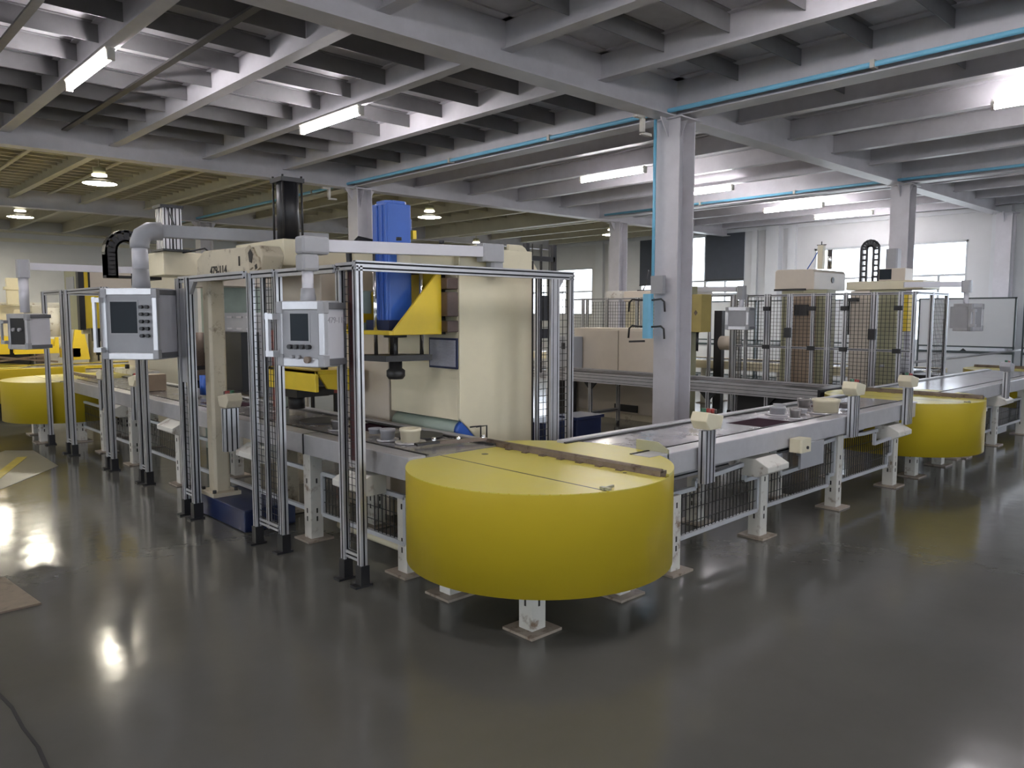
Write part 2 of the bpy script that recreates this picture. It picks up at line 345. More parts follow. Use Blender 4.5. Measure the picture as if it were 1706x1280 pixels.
# ------------------------------------------------------------------ pipes
def pipe_y(x, z, y0, y1, r=.024): return MB().tube([(x, y0, z), (x, (y0+y1)/2, z), (x, y1, z)], r, 14)
for (x, lb, ys) in [(7.24, 'long light blue air pipe along the beam above the central column', (1, 3, 7, 9, 13)), (13.69, 'light blue air pipe along the beam above the farther column', (1, 3, 7, 9)),]:
    t = thing('air_pipe', lb, 'pipe', (x, -6, 3.86)); part('pipe', pipe_y(x, 3.86, -6, 24 if x < 8 else 11.5), 'pipe', t)
    for y in ys: part('clamp', MB().box(x-.035, x+.06, y-.02, y+.02, 3.825, 3.895), 'frame', t)
for (x, y, lb) in [(6.95, 5.35, 'small white Z-shaped bracket on the girder beside the central column'), (6.95, 11.95, 'small white Z-shaped bracket on the girder left of the column behind the blue motor')]:
    solo('pipe_bracket', MB().box(x-.13, x+.02, y-.05, y, 3.75, 3.78).box(x-.02, x+.02, y-.05, y, 3.60, 3.76).box(x-.02, x+.14, y-.05, y, 3.58, 3.61), 'frame', lb, 'bracket')
# blue drop pipe and manifold on the central column
t = thing('air_manifold', 'light blue drop pipe with valve manifold and black hooked handles on the central column', 'manifold', (7.19, 5.32, 1.3))
part('drop_pipe', MB().tube([(7.19, 5.33, 3.86), (7.19, 5.33, 3.0), (7.19, 5.33, 1.9)], .018), 'pipe', t)
part('manifold', MB().cbox((7.15, 5.36, 1.62), (.09, .11, .5), bev=.02), 'pipe', t)
part('junction_box', MB().cbox((7.18, 5.25, 1.97), (.06, .16, .2)), 'boxg', t)
for k, z in enumerate((1.8, 1.5)):
    for sgn in (-1, 1):
        part('hook_handle', MB().tube([(7.15, 5.36+sgn*.04, z), (7.12, 5.36+sgn*.2, z+.01), (7.12, 5.36+sgn*.24, z-.02), (7.12, 5.36+sgn*.25, z-.13)], .011, 8), 'dark', t)
part('lever', MB().bar((7.12, 5.38, 1.34), (7.10, 5.58, 1.33), .022), 'dark', t)

# ------------------------------------------------------------------ lights
def tube_light(x, y0, label, z=3.85, L=1.32):
    t = thing('tube_light', label, 'light', (x, y0, z), 'tube lights under the joists')
    part('lamp_tube', MB().tube([(x, y0+.02, z), (x, y0+L/2, z), (x, y0+L-.02, z)], .028, 12), 'tube', t)
    part('housing', MB().prism([(x-.02, z+.03), (x+.02, z+.03), (x+.045, z+.075), (x-.045, z+.075)], y0, y0+L, 'y'), 'frame', t)
    part('end_cap', MB().box(x-.03, x+.03, y0-.015, y0+.02, z-.03, z+.06), 'frame', t); part('end_cap', MB().box(x-.03, x+.03, y0+L-.02, y0+L+.015, z-.03, z+.06), 'frame', t)
    part('hanger', MB().box(x-.005, x+.005, y0+.2, y0+.21, z+.07, 3.955).box(x-.005, x+.005, y0+L-.2, y0+L-.19, z+.07, 3.955), 'steel', t)
for x, y, lb in [(2.22, 7.38, 'bright tube light nearest the upper left, under the joist above the grey control cabinet'), (4.79, 7.5, 'bright tube light under the joist above the cream press beam'),
                 (9.9, 7.52, 'tube light just left of the central column'), (12.4, 7.5, 'tube light just right of the central column'),
                 (15.7, 7.4, 'nearer of the two tube lights between the two columns'), (17.66, 7.2, 'farther of the two tube lights between the two columns'),
                 (9.6, 1.38, 'tube light cut by the right edge of the view')]:
    tube_light(x, y, lb)
for x, y in [(2.24, 1.35), (4.82, 1.35), (-.34, 1.35), (-2.92, 5.0), (-.34, 7.4), (4.82, -4.6), (9.98, -4.6), (-.34, -4.6), (13.85, 1.35), (15.1, -4.6)]:  # tubes out of view, added for more light and kept in row rhythm
    tube_light(x, y, 'added unseen tube light over the aisle beside and behind the viewer')
def bell(x, y, label, z=3.62):
    t = thing('high_bay_lamp', label, 'lamp', (x, y, z), 'round high bay lamps')
    part('shade', MB().lathe((x, y), [(.24, z), (.23, z+.015), (.16, z+.05), (.0, z+.06)], 28), 'olive', t)
    part('bulb', MB().lathe((x, y), [(0, z-.012), (.15, z-.010), (.232, z+.004), (0, z+.006)], 28), 'bulb', t)
    part('ballast_can', MB().cyl((x, y), .09, z+.14, z+.24, n=20), 'olive', t)
    part('reflected_glow_ring', MB().cyl((x, y), .105, z+.115, z+.14, n=20), 'glow', t)
    part('stem', MB().cyl((x, y), .012, z+.2, ZD, n=8), 'steelw', t)
for x, y, lb in [(3.7, 13.1, 'round high bay lamp nearest, above the yellow press head'), (3.75, 18.7, 'round high bay lamp at the left edge, over the bright back area'), (9.9, 13.0, 'round high bay lamp right of the blue press motor'),
                 (15.4, 12.7, 'round high bay lamp left of the distant column'), (15.2, 17.7, 'tiny distant lamp glowing above the swing arm'), (9.9, 18.8, 'round high bay lamp glimpsed beside the black cylinder'), (-.2, 15.5, 'added round high bay lamp, unseen beyond the left edge'), (3.8, 23.0, 'added unseen round high bay lamp far at the back'), (-2, 20.5, 'added unseen round high bay lamp deep in the back area'), (-4.5, 14, 'added unseen round high bay lamp near the left wall'), (-.5, 18.7, 'added round high bay lamp, unseen just beyond the left edge, farther back'), (-3, 17, 'added unseen round high bay lamp in the left back area')]:  # closing lamps of the list are unseen, added to warm the far left
    bell(x, y, lb)

# ------------------------------------------------------------------ conveyors
def leg(mb_m, x, y, ztop, parent, s=.10, plate=.21, m='frame'):
    l = part('leg', MB().box(x-s/2, x+s/2, y-s/2, y+s/2, .012, ztop), m, parent, bev=.004)
    part('foot_plate', MB().box(x-plate/2, x+plate/2, y-plate/2, y+plate/2, 0, .014), 'rustl', l)
    f = MB()
    for z in (.14, .2, .42): f.box(x-s/2-.003, x-s/2, y-.006, y+.006, z, z+.035); f.box(x-.006, x+.006, y-s/2-.003, y-s/2, z, z+.035)
    part('slot_marks', f, 'ink', l); return l
class Run:                                                      # lays a conveyor along x or y with the same code; across = distance from the aisle side
    def __init__(s, ax, c, sgn=1): s.ax, s.c, s.g = ax, c, sgn
    def b(s, mb, a0, a1, d0, d1, z0, z1, mi=0):
        p, q = s.c+s.g*d0, s.c+s.g*d1
        return mb.box(*((a0, a1, p, q) if s.ax == 'x' else (p, q, a0, a1)), z0, z1, mi)
    def P(s, a, d, z): return (a, s.c+s.g*d, z) if s.ax == 'x' else (s.c+s.g*d, a, z)
def conveyor(ax, c, a0, a1, label, legs, width=.76, m_table='table', m_rail='aluL', slots=(), group=None, second_legs=True, brace=True):
    r = Run(ax, c); t = thing('conveyor', label, 'conveyor', r.P(a0, 0, 0), group)
    mb = r.b(MB(), a0, a1, 0, .13, .655, .80); part('side_rail', mb, m_rail, t, bev=.006)
    part('side_rail', r.b(MB(), a0, a1, width-.06, width, .70, .815), m_rail, t, bev=.004)
    # table plate with openings
    mb = MB(); cuts = sorted({a0, a1, *[v for s_ in slots for v in s_[:2]]})
    for p, q in zip(cuts, cuts[1:]):
        h = [s_ for s_ in slots if s_[0] <= p and s_[1] >= q]
        if h: r.b(mb, p, q, .13, h[0][2], .74, .795); r.b(mb, p, q, h[0][3], width-.06, .74, .795)
        else: r.b(mb, p, q, .13, width-.06, .74, .795)
    part('table_plate', mb, m_table, t)
    for s_ in slots: part('well', r.b(MB(), s_[0], s_[1], s_[2], s_[3], .66, .788), 'wellm', t)
    mb = r.b(MB(), a0, a1, width-.085, width-.065, .795, .806)
    part('guide_strip', mb, 'dark', t)
    part('guide_strip', r.b(MB(), a0, a1, .135, .15, .795, .803), 'dark', t)
    for a in legs:
        p = r.P(a, .12, 0); leg(None, p[0], p[1], .655, t)
        if second_legs: p = r.P(a, width-.1, 0); leg(None, p[0], p[1], .70, t)
        part('crossbar', r.b(MB(), a-.03, a+.03, .12, width-.1, .58, .64), 'frame', t)
    return t, r
def guard(t, r, d, outline, z_cells=(), mesh=True, a0=None, a1=None, m='framec'):
    """framed wire guard: outline = list of (along, z)"""
    mb = MB(); n = len(outline)
    for i in range(n):
        p, q = outline[i], outline[(i+1) % n]; mb.bar(r.P(p[0], d, p[1]), r.P(q[0], d, q[1]), .028, .028)
    g = part('guard_panel', mb, m, t)
    if mesh:
        w_ = MB(); A0 = min(p[0] for p in outline); A1 = max(p[0] for p in outline)
        def span(a):
            zs = []
            for i in range(n):
                p, q = outline[i], outline[(i+1) % n]
                if (p[0]-a)*(q[0]-a) < 0: zs.append(p[1]+(q[1]-p[1])*(a-p[0])/(q[0]-p[0]))
            return (min(zs), max(zs)) if len(zs) > 1 else None
        a = A0+.04
        while a < A1-.01:
            s_ = span(a)
            if s_: r.b(w_, a-.002, a+.002, d-.003, d+.003, s_[0], s_[1])
            a += .045
        zmin = min(p[1] for p in outline); zmax = max(p[1] for p in outline); z = zmin+.09
        while z < zmax-.02:
            st = None; a = A0+.01
            while a < A1:
                s_ = span(a); ok = s_ and s_[0] < z < s_[1]
                if ok and st is None: st = a
                if (not ok) and st is not None: r.b(w_, st, a, d-.004, d, z-.002, z+.002); st = None
                a += .02
            if st is not None: r.b(w_, st, A1-.01, d-.004, d, z-.002, z+.002)
            z += .09
        part('wire_mesh', w_, 'wire', g)
def sloped_cover(t, r, a, d0=-.10, d1=.12, z=.62, m='frame', w_=.30):
    """pentagonal hood jutting out under the side rail"""
    p0 = [(d0, z-.06), (d0, z-.02), (d0+.10, z+.03), (d1, z+.03), (d1, z-.10), (d0+.08, z-.10)]
    if r.ax == 'x': mb = MB().prism([(r.c+r.g*p[0], p[1]) for p in p0], a-w_/2, a+w_/2, 'x')
    else: mb = MB().prism([(r.c+r.g*p[0], p[1]) for p in p0], a-w_/2, a+w_/2, 'y')
    part('motor_hood', mb, m, t, bev=.005)

# near-right conveyor of the central loop
cR, rR = conveyor('x', 2.76, 3.72, 8.0, 'long pale conveyor running right from the nearest yellow drum, with meshed guards under it', (5.22, 6.48, 7.70),
                  m_table='tablew', slots=[(5.36, 5.86, .14, .50, 1), (6.9, 7.4, .3, .6)])
guard(cR, rR, .10, [(4.08, .19), (5.16, .21), (5.16, .46), (4.98, .46), (4.98, .58), (4.62, .56), (4.35, .55), (4.35, .50), (4.08, .50)])
guard(cR, rR, .10, [(5.29, .22), (6.32, .22), (6.32, .30), (6.42, .30), (6.42, .60), (5.98, .58), (5.98, .44), (5.50, .43), (5.50, .58), (5.29, .58)])
guard(cR, rR, .10, [(6.56, .22), (7.55, .22), (7.55, .32), (7.64, .32), (7.64, .58), (7.0, .58), (6.56, .60)])
part('bracket_bar', MB().bar((6.95, 2.74, .60), (6.95, 2.74, .51), .025).bar((6.94, 2.74, .51), (7.5, 2.74, .53), .025), 'framec', cR)
sloped_cover(cR, rR, 5.1, z=.60); sloped_cover(cR, rR, 7.45, z=.60); sloped_cover(cR, rR, 5.9, d0=.0, d1=.15, z=.62, m='boxg', w_=.1)
part('junction_plate', MB().box(5.58, 5.96, 2.735, 2.755, .47, .66), 'boxg', cR, 'plain grey plate hanging under the rail')
jb = part('junction_box', MB().cbox((5.49, 2.70, .675), (.16, .1, .10), bev=.01), 'cream', cR, 'small cream junction box on the rail')
part('cable_hole', MB().cyl((5.50, .66), .012, 2.64, 2.652, 'y', 12), 'black', jb)
part('end_cap', MB().prism([(2.76, .63), (2.76, .82), (2.84, .86), (3.0, .86), (3.0, .63)], 3.9, 3.915, 'x'), 'olive', cR, 'dull olive end plate against the drum')
part('under_rail', MB().prof('x', 3.9, 4.9, (2.98, .58), .09, .045), ('alu', 'slot'), cR)
part('under_rail', MB().prof('x', 5.6, 7.2, (2.98, .58), .09, .045), ('alu', 'slot'), cR)

# left conveyor of the central loop
cL, rL = conveyor('y', 2.66, 3.72, 11.25, 'long grey conveyor running back from the nearest yellow drum past the presses', (5.08, 7.62, 9.0, 10.05, 11.1),
                  slots=[(4.8, 5.2, .42, .70), (6.9, 7.5, .25, .6, 1)], m_rail='railg')
guard(cL, rL, .14, [(3.95, .20), (4.97, .20), (4.97, .50), (4.62, .50), (4.62, .56), (4.35, .56), (4.35, .50), (3.95, .50)], m='framec')
guard(cL, rL, .14, [(7.72, .20), (8.9, .20), (8.9, .52), (7.72, .52)])
guard(cL, rL, .14, [(9.08, .20), (9.98, .20), (9.98, .52), (9.08, .52)])
guard(cL, rL, .14, [(10.12, .20), (11.0, .20), (11.0, .52), (10.12, .52)])
guard(cL, rL, .14, [(5.2, .20), (7.5, .20), (7.5, .5), (5.2, .5)], mesh=False)
sloped_cover(cL, rL, 4.28, z=.60, w_=.3); sloped_cover(cL, rL, 7.45, z=.62, w_=.4); sloped_cover(cL, rL, 5.75, z=.60, w_=.3); sloped_cover(cL, rL, 9.2, z=.62, w_=.3)
part('joint_seam', MB().box(2.652, 2.66, 4.98, 4.99, .655, .80).box(2.655, 2.79, 4.98, 4.99, .80, .802), 'black', cL)
part('floor_tube', MB().tube([(2.95, 5.0, .09), (2.95, 4.3, .09), (2.95, 3.75, .09)], .03), 'cream', cL)
part('table_disc', MB().cyl((3.12, 5.5), .19, .795, .806, n=40), 'dark', cL, 'round dark disc set in the table')
part('table_disc', MB().cyl((3.2, 4.35), .17, .795, .812, n=40), 'dark', cL, 'round dark disc in front of the press')

# rear slotted-profile conveyor of the central loop
t = thing('profile_conveyor', 'low conveyor of slotted aluminium profile crossing behind the central column', 'conveyor', (8.45, 3.9, 0))
for x, nm in ((8.42, 0), (9.14, 1)):
    part('side_rail', MB().prof('y', 3.95, 13.0, (x, .735), .05, .13, g=.006), ('railg', 'slot'), t)
part('belt', MB().box(8.45, 9.11, 3.95, 13, .745, .765), 'dark', t)
part('end_block', MB().box(8.4, 9.16, 3.92, 4.1, .55, .80), 'black', t)
for y in (4.6, 5.4, 7.35, 9.6, 11.5):
    for x in (8.47, 9.10):
        l = part('leg', MB().prof('z', .05, .67, (x, y), .045, .045), ('alu', 'slot'), t)
        part('foot', MB().cyl((x, y), .025, 0, .05, n=12), 'black', l)
        for sg in (-1, 1): part('corner_bracket', MB().prism([(y+sg*.023, .67), (y+sg*.12, .67), (y+sg*.023, .57)], x-.018, x+.018, 'x'), 'black', l)
    part('crossbar', MB().prof('x', 8.49, 9.08, (y, .22), .045, .045), ('alu', 'slot'), t)
for y in (4.9, 7.7):
    part('motor_box', MB().box(8.5, 9.0, y-.75, y+.1, .42, .69), 'black', t) if y < 6 else None

# second loop: near conveyor, and cross conveyors seen beyond
cS, rS = conveyor('x', 2.80, 9.05, 13.35, 'pale pinkish conveyor beyond the second yellow drum, running to the right edge', (9.85, 11.05, 12.35), width=.86, m_table='tablew')
guard(cS, rS, .12, [(9.95, .2), (10.95, .2), (10.95, .5), (9.95, .5)]); guard(cS, rS, .12, [(11.15, .2), (12.25, .2), (12.25, .5), (11.15, .5)])
sloped_cover(cS, rS, 10.9, z=.62); sloped_cover(cS, rS, 9.9, z=.6, w_=.2)
part('under_shelf', MB().box(11.2, 11.6, 2.9, 3.3, .12, .2), 'boxg', cS)
conveyor('y', 12.3, 4.1, 12.5, 'cream-railed conveyor seen far off between the column and the meshed machines', (5, 6.5, 8, 9.5, 11), m_rail='cream')
t, r_ = conveyor('x', 3.75, 11.6, 12.25, 'dark short conveyor behind the far meshed machine, left of the farthest drum', (12.0,), m_rail='dark', m_table='dark', width=.5)
part('hand_rail', MB().tube([(11.0, 4.3, .93), (13, 4.3, .93), (18.6, 4.3, .93)], .02), 'boxg', t)

# ------------------------------------------------------------------ yellow corner drums
def drum(cx, cy, label, legs=(), rail=True, R_=.765, zt=.785, zb=.262, light=False):
    t = thing('corner_drum', label, 'drum', (cx, cy, 0), 'round yellow corner drums')
    n = 96; a = [6.283185*i/n for i in range(n)]
    mb = MB(); th = .012
    v = [(cx+R_*math.cos(q), cy+R_*math.sin(q), z) for z in (zb, zt) for q in a]+[(cx+(R_-th)*math.cos(q), cy+(R_-th)*math.sin(q), z) for z in (zb, zt) for q in a]
    f = []
    for i in range(n):
        j = (i+1) % n; f += [(i, j, n+j, n+i), (2*n+j, 2*n+i, 3*n+i, 3*n+j), (i, 2*n+i, 2*n+j, j)]
    mb.add(v, f, 0, True); part('side_sheet', mb, 'yel', t)
    xs, xr = cx-.25, cx+.22                                     # seam and rail positions (both run along y)
    def seg(xa, xb):                                            # disc slice between two x values
        pts = []
        a0 = math.acos(max(-1, min(1, (xb-cx)/R_))); a1 = math.acos(max(-1, min(1, (xa-cx)/R_)))
        k = 30; up = [a0+(a1-a0)*i/k for i in range(k+1)]
        pts = [(cx+R_*math.cos(q), cy+R_*math.sin(q)) for q in up]+[(cx+R_*math.cos(q), cy-R_*math.sin(q)) for q in reversed(up)]
        out = []
        for p in pts:
            if not out or (abs(p[0]-out[-1][0])+abs(p[1]-out[-1][1])) > 1e-5: out.append(p)
        if abs(out[0][0]-out[-1][0])+abs(out[0][1]-out[-1][1]) < 1e-5: out.pop()
        return out
    part('top_plate', MB().prism(seg(cx-R_, xs-.006), zt-.005, zt), 'yelt', t)
    part('top_plate', MB().prism(seg(xs+.006, xr), zt-.005, zt), 'yelt', t)
    part('top_plate', MB().prism(seg(xr+.04, cx+R_), zt-.005, zt+.012), 'yelt', t)
    hr = math.sqrt(R_**2-.26**2)
    part('seam_strip', MB().box(xs-.0058, xs+.0058, cy-hr+.01, cy+hr-.01, zt-.006, zt+.0004), 'black', t, 'thin dark seam across the top')
    rl = part('slide_rail', MB().box(xr-.012, xr+.045, cy-hr+.02, cy+hr-.02, zt-.004, zt+.03).cyl((xr+.005, zt+.03), .012, cy-hr+.02, cy+hr-.02, 'y', 10), 'rust', t, 'worn brown slide rail across the top')
    tm = MB()
    for k in range(7): tm.box(xr-.045, xr-.012, cy-.46+.15*k, cy-.42+.15*k, zt, zt+.006)
    part('rail_tab', tm, 'rust', rl)
    part('latch', MB().box(xs+.01, xs+.03, cy-.72, cy-.66, zt, zt+.012).bar((xs, cy-.69, zt+.006), (xs+.08, cy-.69, zt+.01), .012), 'olive', t)
    part('bolt_hole', MB().cyl((cx-.02, cy+.45), .022, zt+.0003, zt+.001, n=20).cyl((cx+.16, cy-.5), .012, zt+.0003, zt+.001, n=12), 'black', t)
    for x, y in legs: leg(None, x, y, .5, t, s=.10, plate=.22)
    if len(legs) > 2:
        part('cross_bar', MB().bar((legs[0][0], legs[0][1], .30), (legs[1][0], legs[1][1], .30), .05, .06).bar((legs[0][0], legs[0][1], .30), (legs[2][0], legs[2][1], .30), .05, .06), 'frame', t)
    return t
drum(3.15, 3.12, 'large yellow round corner drum in the foreground with a brown rail across its top', [(2.78, 2.80), (2.80, 3.50), (3.52, 2.82), (2.84, 3.98), (4.08, 2.86)])
drum(8.62, 3.13, 'second yellow round corner drum along the right conveyor', [(8.32, 2.90), (9.15, 2.92), (9.72, 2.98), (10.5, 3.45)])
drum(2.8, 11.75, 'yellow round drum at the far left end of the left conveyor', [(2.4, 11.35), (3.3, 11.4), (2.5, 12.2)])
drum(13.95, 3.35, 'farthest yellow drum, its top just showing at the right edge', [(13.6, 3.1), (14.4, 3.1)])

# ------------------------------------------------------------------ push-button stations on the rails
def station(x, y, label, zt=.92, rz=0, buttons=True, depth=.36, m='cream', grp='push-button stations'):
    t = thing('push_button_station', label, 'control box', (x, y, .5), grp)
    part('post', MB().prof('z', zt-depth, zt-.02, (x, y), .12, .05), ('alu', 'slot'), t)
    p = [(-.065, .02), (.065, .02), (.095, .10), (-.085, .135), (-.11, .08)]
    ca, sa = math.cos(rz), math.sin(rz); mb = MB(); q = [(a, zt-.03+b) for a, b in p]; mb.prism(q, -.06, .06, 'y')
    mb.v = [(x+v[0]*ca-v[1]*sa, y+v[0]*sa+v[1]*ca, v[2]) for v in mb.v]
    part('button_box', mb, m, t, bev=.006)
    if buttons:
        for k, (dx, mm) in enumerate(((-.05, 'green'), (.0, 'red'), (.045, 'red'), (.07, 'dark'))):
            part('push_button', MB().cyl((x+dx*ca, y+dx*sa), .017, zt+.08, zt+.125-.006*k, n=14), mm, t)
    return t
station(4.27, 2.72, 'cream push-button box on a slotted post, nearest on the right conveyor', .93)
station(6.45, 2.72, 'cream push-button box on a post halfway along the right conveyor', .99)
station(7.63, 2.72, 'cream push-button box on a post just left of the second drum', .98)
station(10.88, 2.75, 'grey push-button box on a post near the right edge', .96, m='boxg')
station(2.54, 5.93, 'dull cream push-button box on a blue-grey slotted post beside the thick cream leg', .93, rz=R(90), m='creamd')
station(2.62, 8.35, 'cream push-button box under the larger grey control cabinet', .93, rz=R(90))
station(2.62, 9.45, 'cream push-button box farthest back on the left conveyor', .93, rz=R(90))
solo('part_bin', MB().box(2.9, 3.1, 8.9, 9.1, .80, .98), 'brown', 'small brown box standing on the left conveyor behind the far fence posts', 'box')

# parts lying on the conveyors
def pot(x, y, r, h, label, m='cream', plate=True, z=.796):
    t = thing('workpiece', label, 'metal part', (x, y, z))
    if plate: part('pallet_disc', MB().cyl((x, y), r*1.5, z, z+.012, n=32), 'tablew', t)
    part('casting', MB().lathe((x, y), [(0, z+.012), (r*.92, z+.012), (r, z+h*.8), (r*1.06, z+h*.82), (r*1.06, z+h), (r*.8, z+h), (r*.78, z+h*.6), (0, z+h*.6)], 28), m, t)
    return t
pot(3.0, 4.17, .068, .10, 'cream pot-shaped casting on a disc under the press spindle')
pot(2.95, 4.36, .05, .08, 'small clear-grey casting beside the cream pot', 'boxg')
pot(6.12, 3.22, .065, .07, 'grey round casting on the right conveyor beyond the dark red well', 'boxg')
pot(6.0, 3.0, .045, .08, 'small upright grey casting just before the middle push-button box', 'table')
pot(6.55, 3.0, .11, .12, 'cream drum-shaped casting on the right conveyor beside the second drum', 'cream')
pot(2.95, 5.0, .05, .08, 'small grey casting beside the round dark disc of the left conveyor', 'table')
for k, (px, py, pr, ph, pl) in enumerate([(6.3, 3.3, .05, .07, 'grey casting at the far rail beyond the round one'), (6.72, 3.28, .06, .09, 'grey casting at the far rail behind the cream drum-shaped one'),
        (6.28, 3.08, .04, .05, 'small low grey casting left of the cream drum-shaped one'), (6.9, 2.98, .05, .06, 'grey casting between the middle and the far push-button boxes'), (3.02, 4.62, .045, .05, 'small casting at the rear edge of the dark disc by the press')]):
    pot(px, py, pr, ph, pl, 'table' if k % 2 else 'boxg', plate=False)
# sliding link between left conveyor and drum
t = thing('link_arm', 'worn jointed steel link lying between the left conveyor and the drum rail', 'link', (3.2, 3.85, .81))
part('link_bar', MB().bar((3.05, 3.98, .815), (3.38, 3.84, .82), .045, .02), 'rust', t); part('link_bar', MB().bar((2.92, 4.0, .815), (3.08, 3.97, .82), .05, .015), 'dark', t)
for p in ((3.05, 3.98), (3.2, 3.915), (3.36, 3.85)): part('pin', MB().cyl(p, .014, .81, .85, n=12), 'chrome', t)

# ------------------------------------------------------------------ safety fences
def post(t, x, y, z1, w_=.045, d=.045, foot=True, z0=.10):
    p = part('post', MB().prof('z', z0, z1, (x, y), w_, d), ('alu', 'slot'), t)
    if foot: part('foot_bracket', MB().box(x-w_/2-.008, x+w_/2+.008, y-d/2-.008, y+d/2+.008, .012, z0+.03).box(x-.07, x+.05, y-.035, y+.035, 0, .014), 'black', p)
    return p
def fence(label, loc, grp=None): return thing('safety_fence', label, 'fence', loc, grp)
ZF = 1.93
# corner fence by the near drum: two close posts, a rail towards the drum side and the far end post
t = fence('aluminium corner fence round the nearest press, with the tall post pair beside the big drum', (2.49, 4.0, 0))
post(t, 2.49, 3.97, ZF); post(t, 2.49, 4.16, ZF)
part('bottom_rail', MB().prof('y', 3.99, 4.14, (2.49, .17), .03, .045), ('alu', 'slot'), t)
part('top_rail', MB().prof('x', 2.47, 4.36, (3.97, ZF-.0), .045, .06), ('alu', 'slot'), t)
part('top_rail', MB().prof('y', 3.97, 4.18, (2.49, ZF), .045, .045), ('alu', 'slot'), t)
part('mesh_strip', MB().mesh('y', 4.0, 4.13, 2.50, .2, 1.9, .045, .003), 'wire', t, 'narrow black wire mesh, folded')
part('cover_strip', MB().box(2.52, 2.526, 4.05, 4.13, .75, 1.9), 'maroon', t, 'dark maroon strip between the two posts')
post(t, 3.985, 3.97, ZF-.03, .02, .03); part('post', MB().prof('z', .05, ZF-.03, (4.15, 3.97), .09, .05, g=.006), ('alu', 'slot'), t); post(t, 4.33, 3.97, ZF)
part('mesh_panel', MB().mesh('x', 4.0, 4.1, 3.97, .1, 1.9, .05, .004), 'wire', t); part('mesh_panel', MB().mesh('x', 4.2, 4.31, 3.97, .1, 1.9, .05, .004), 'wire', t)
part('latch_plate', MB().box(4.0, 4.1, 3.975, 3.98, 1.6, 1.78).box(4.0, 4.1, 3.975, 3.98, 1.47, 1.54), 'black', t)
part('corner_gusset', MB().prism([(4.18, ZF-.03), (4.25, ZF-.03), (4.18, ZF-.13)], 3.955, 3.985, 'y'), 'boxg', t)
# folded mesh door between first and second press
t = fence('aluminium fence bay with folded wire mesh doors left of the nearer hanging control box', (2.44, 5.1, 0))
post(t, 2.42, 5.24, ZF); post(t, 2.46, 4.92, ZF, .045, .06); part('post', MB().prof('z', .14, ZF-.02, (2.44, 5.09), .03, .03), ('alu', 'slot'), t)
part('mesh_panel', MB().mesh('y', 5.11, 5.22, 2.43, .16, 1.9, .045, .0035), 'wire', t); part('mesh_panel', MB().mesh('y', 4.95, 5.07, 2.45, .16, 1.9, .045, .0035), 'wire', t)
part('bottom_rail', MB().prof('y', 4.94, 5.22, (2.44, .17), .03, .045), ('alu', 'slot'), t)
part('top_rail', MB().prof('y', 4.18, 4.92, (2.47, ZF-.01), .045, .05), ('alu', 'slot'), t); part('top_rail', MB().prof('y', 4.92, 5.24, (2.44, ZF-.01), .045, .05), ('alu', 'slot'), t)
# gate post pair with grey lock box
t = fence('aluminium fence post pair with a grey lock strip, in front of the thick cream leg', (2.37, 6.3, 0))
post(t, 2.36, 6.42, ZF); post(t, 2.37, 6.23, ZF, .06, .05)
part('lock_strip', MB().box(2.35, 2.375, 6.27, 6.38, 1.1, 1.85), 'boxg', t)
part('mesh_strip', MB().mesh('y', 6.27, 6.38, 2.36, .2, 1.1, .05, .003), 'wire', t)
part('bottom_rail', MB().prof('y', 6.25, 6.40, (2.365, .2), .03, .045), ('alu', 'slot'), t)
part('top_rail', MB().prof('y', 5.26, 6.44, (2.385, ZF-.01), .045, .05), ('alu', 'slot'), t)
part('corner_gusset', MB().prism([(6.2, ZF-.03), (6.1, ZF-.03), (6.2, ZF-.13)], 2.36, 2.39, 'x'), 'boxg', t)
for (x, y1, y0, lb, rail) in [(2.52, 7.97, 7.80, 'aluminium post pair just right under the larger grey control cabinet', None), (2.485, 8.92, 8.75, 'aluminium post pair at the left under the larger grey control cabinet', None),
                              (2.425, 10.24, 10.02, 'aluminium post pair second from the far left end of the fence', (8.78, 10.24)), ]:
    t = fence(lb, (x, y0, 0)); post(t, x, y1, ZF-.01); post(t, x, y0, ZF-.01, .05, .05)
    part('bottom_rail', MB().prof('y', y0+.02, y1-.02, (x, .16), .03, .04), ('alu', 'slot'), t)
    if rail: part('top_rail', MB().prof('y', rail[0], rail[1], (x+.02, ZF-.03), .04, .05), ('alu', 'slot'), t)
    else: part('top_rail', MB().prof('y', y0, y1, (x, ZF-.03), .04, .05), ('alu', 'slot'), t)
t = fence('single aluminium end post at the far left end of the fence', (2.42, 11.05, 0))
post(t, 2.42, 11.05, ZF-.01, .05, .06); part('top_rail', MB().prof('y', 10.26, 11.05, (2.43, ZF-.03), .04, .05), ('alu', 'slot'), t)
part('cross_bar', MB().prof('x', 2.45, 3.3, (11.05, ZF-.03), .04, .04), ('alu', 'slot'), t)

# meshed guard round the right-hand machines
t = fence('long aluminium fence of wire mesh panels with two latched doors round the right-hand machines', (10.45, 3.7, 0))
ys = [(6.22, .05), (6.04, .04), (5.70, .09), (5.36, .07), (5.02, .04), (4.80, .07), (4.57, .05), (4.19, .08), (3.86, .05), (3.70, .04)]
for y, d in ys: post(t, 10.45, y, ZF, .045, d)
for (a, aw), (b, bw) in zip(ys, ys[1:]):
    part('mesh_panel', MB().mesh('y', b+bw/2, a-aw/2, 10.45, .12, ZF-.04, .052, .005), 'wire', t)
    part('top_rail', MB().prof('y', b, a, (10.45, ZF-.02), .03, .03), ('alu', 'slot'), t)
    part('mid_rail', MB().prof('y', b, a, (10.45, 1.17), .03, .03), ('alu', 'slot'), t)
for y in (5.36, 4.19): part('door_latch', MB().cbox((10.41, y, 1.38), (.05, .1, .14), bev=.01), 'black', t)
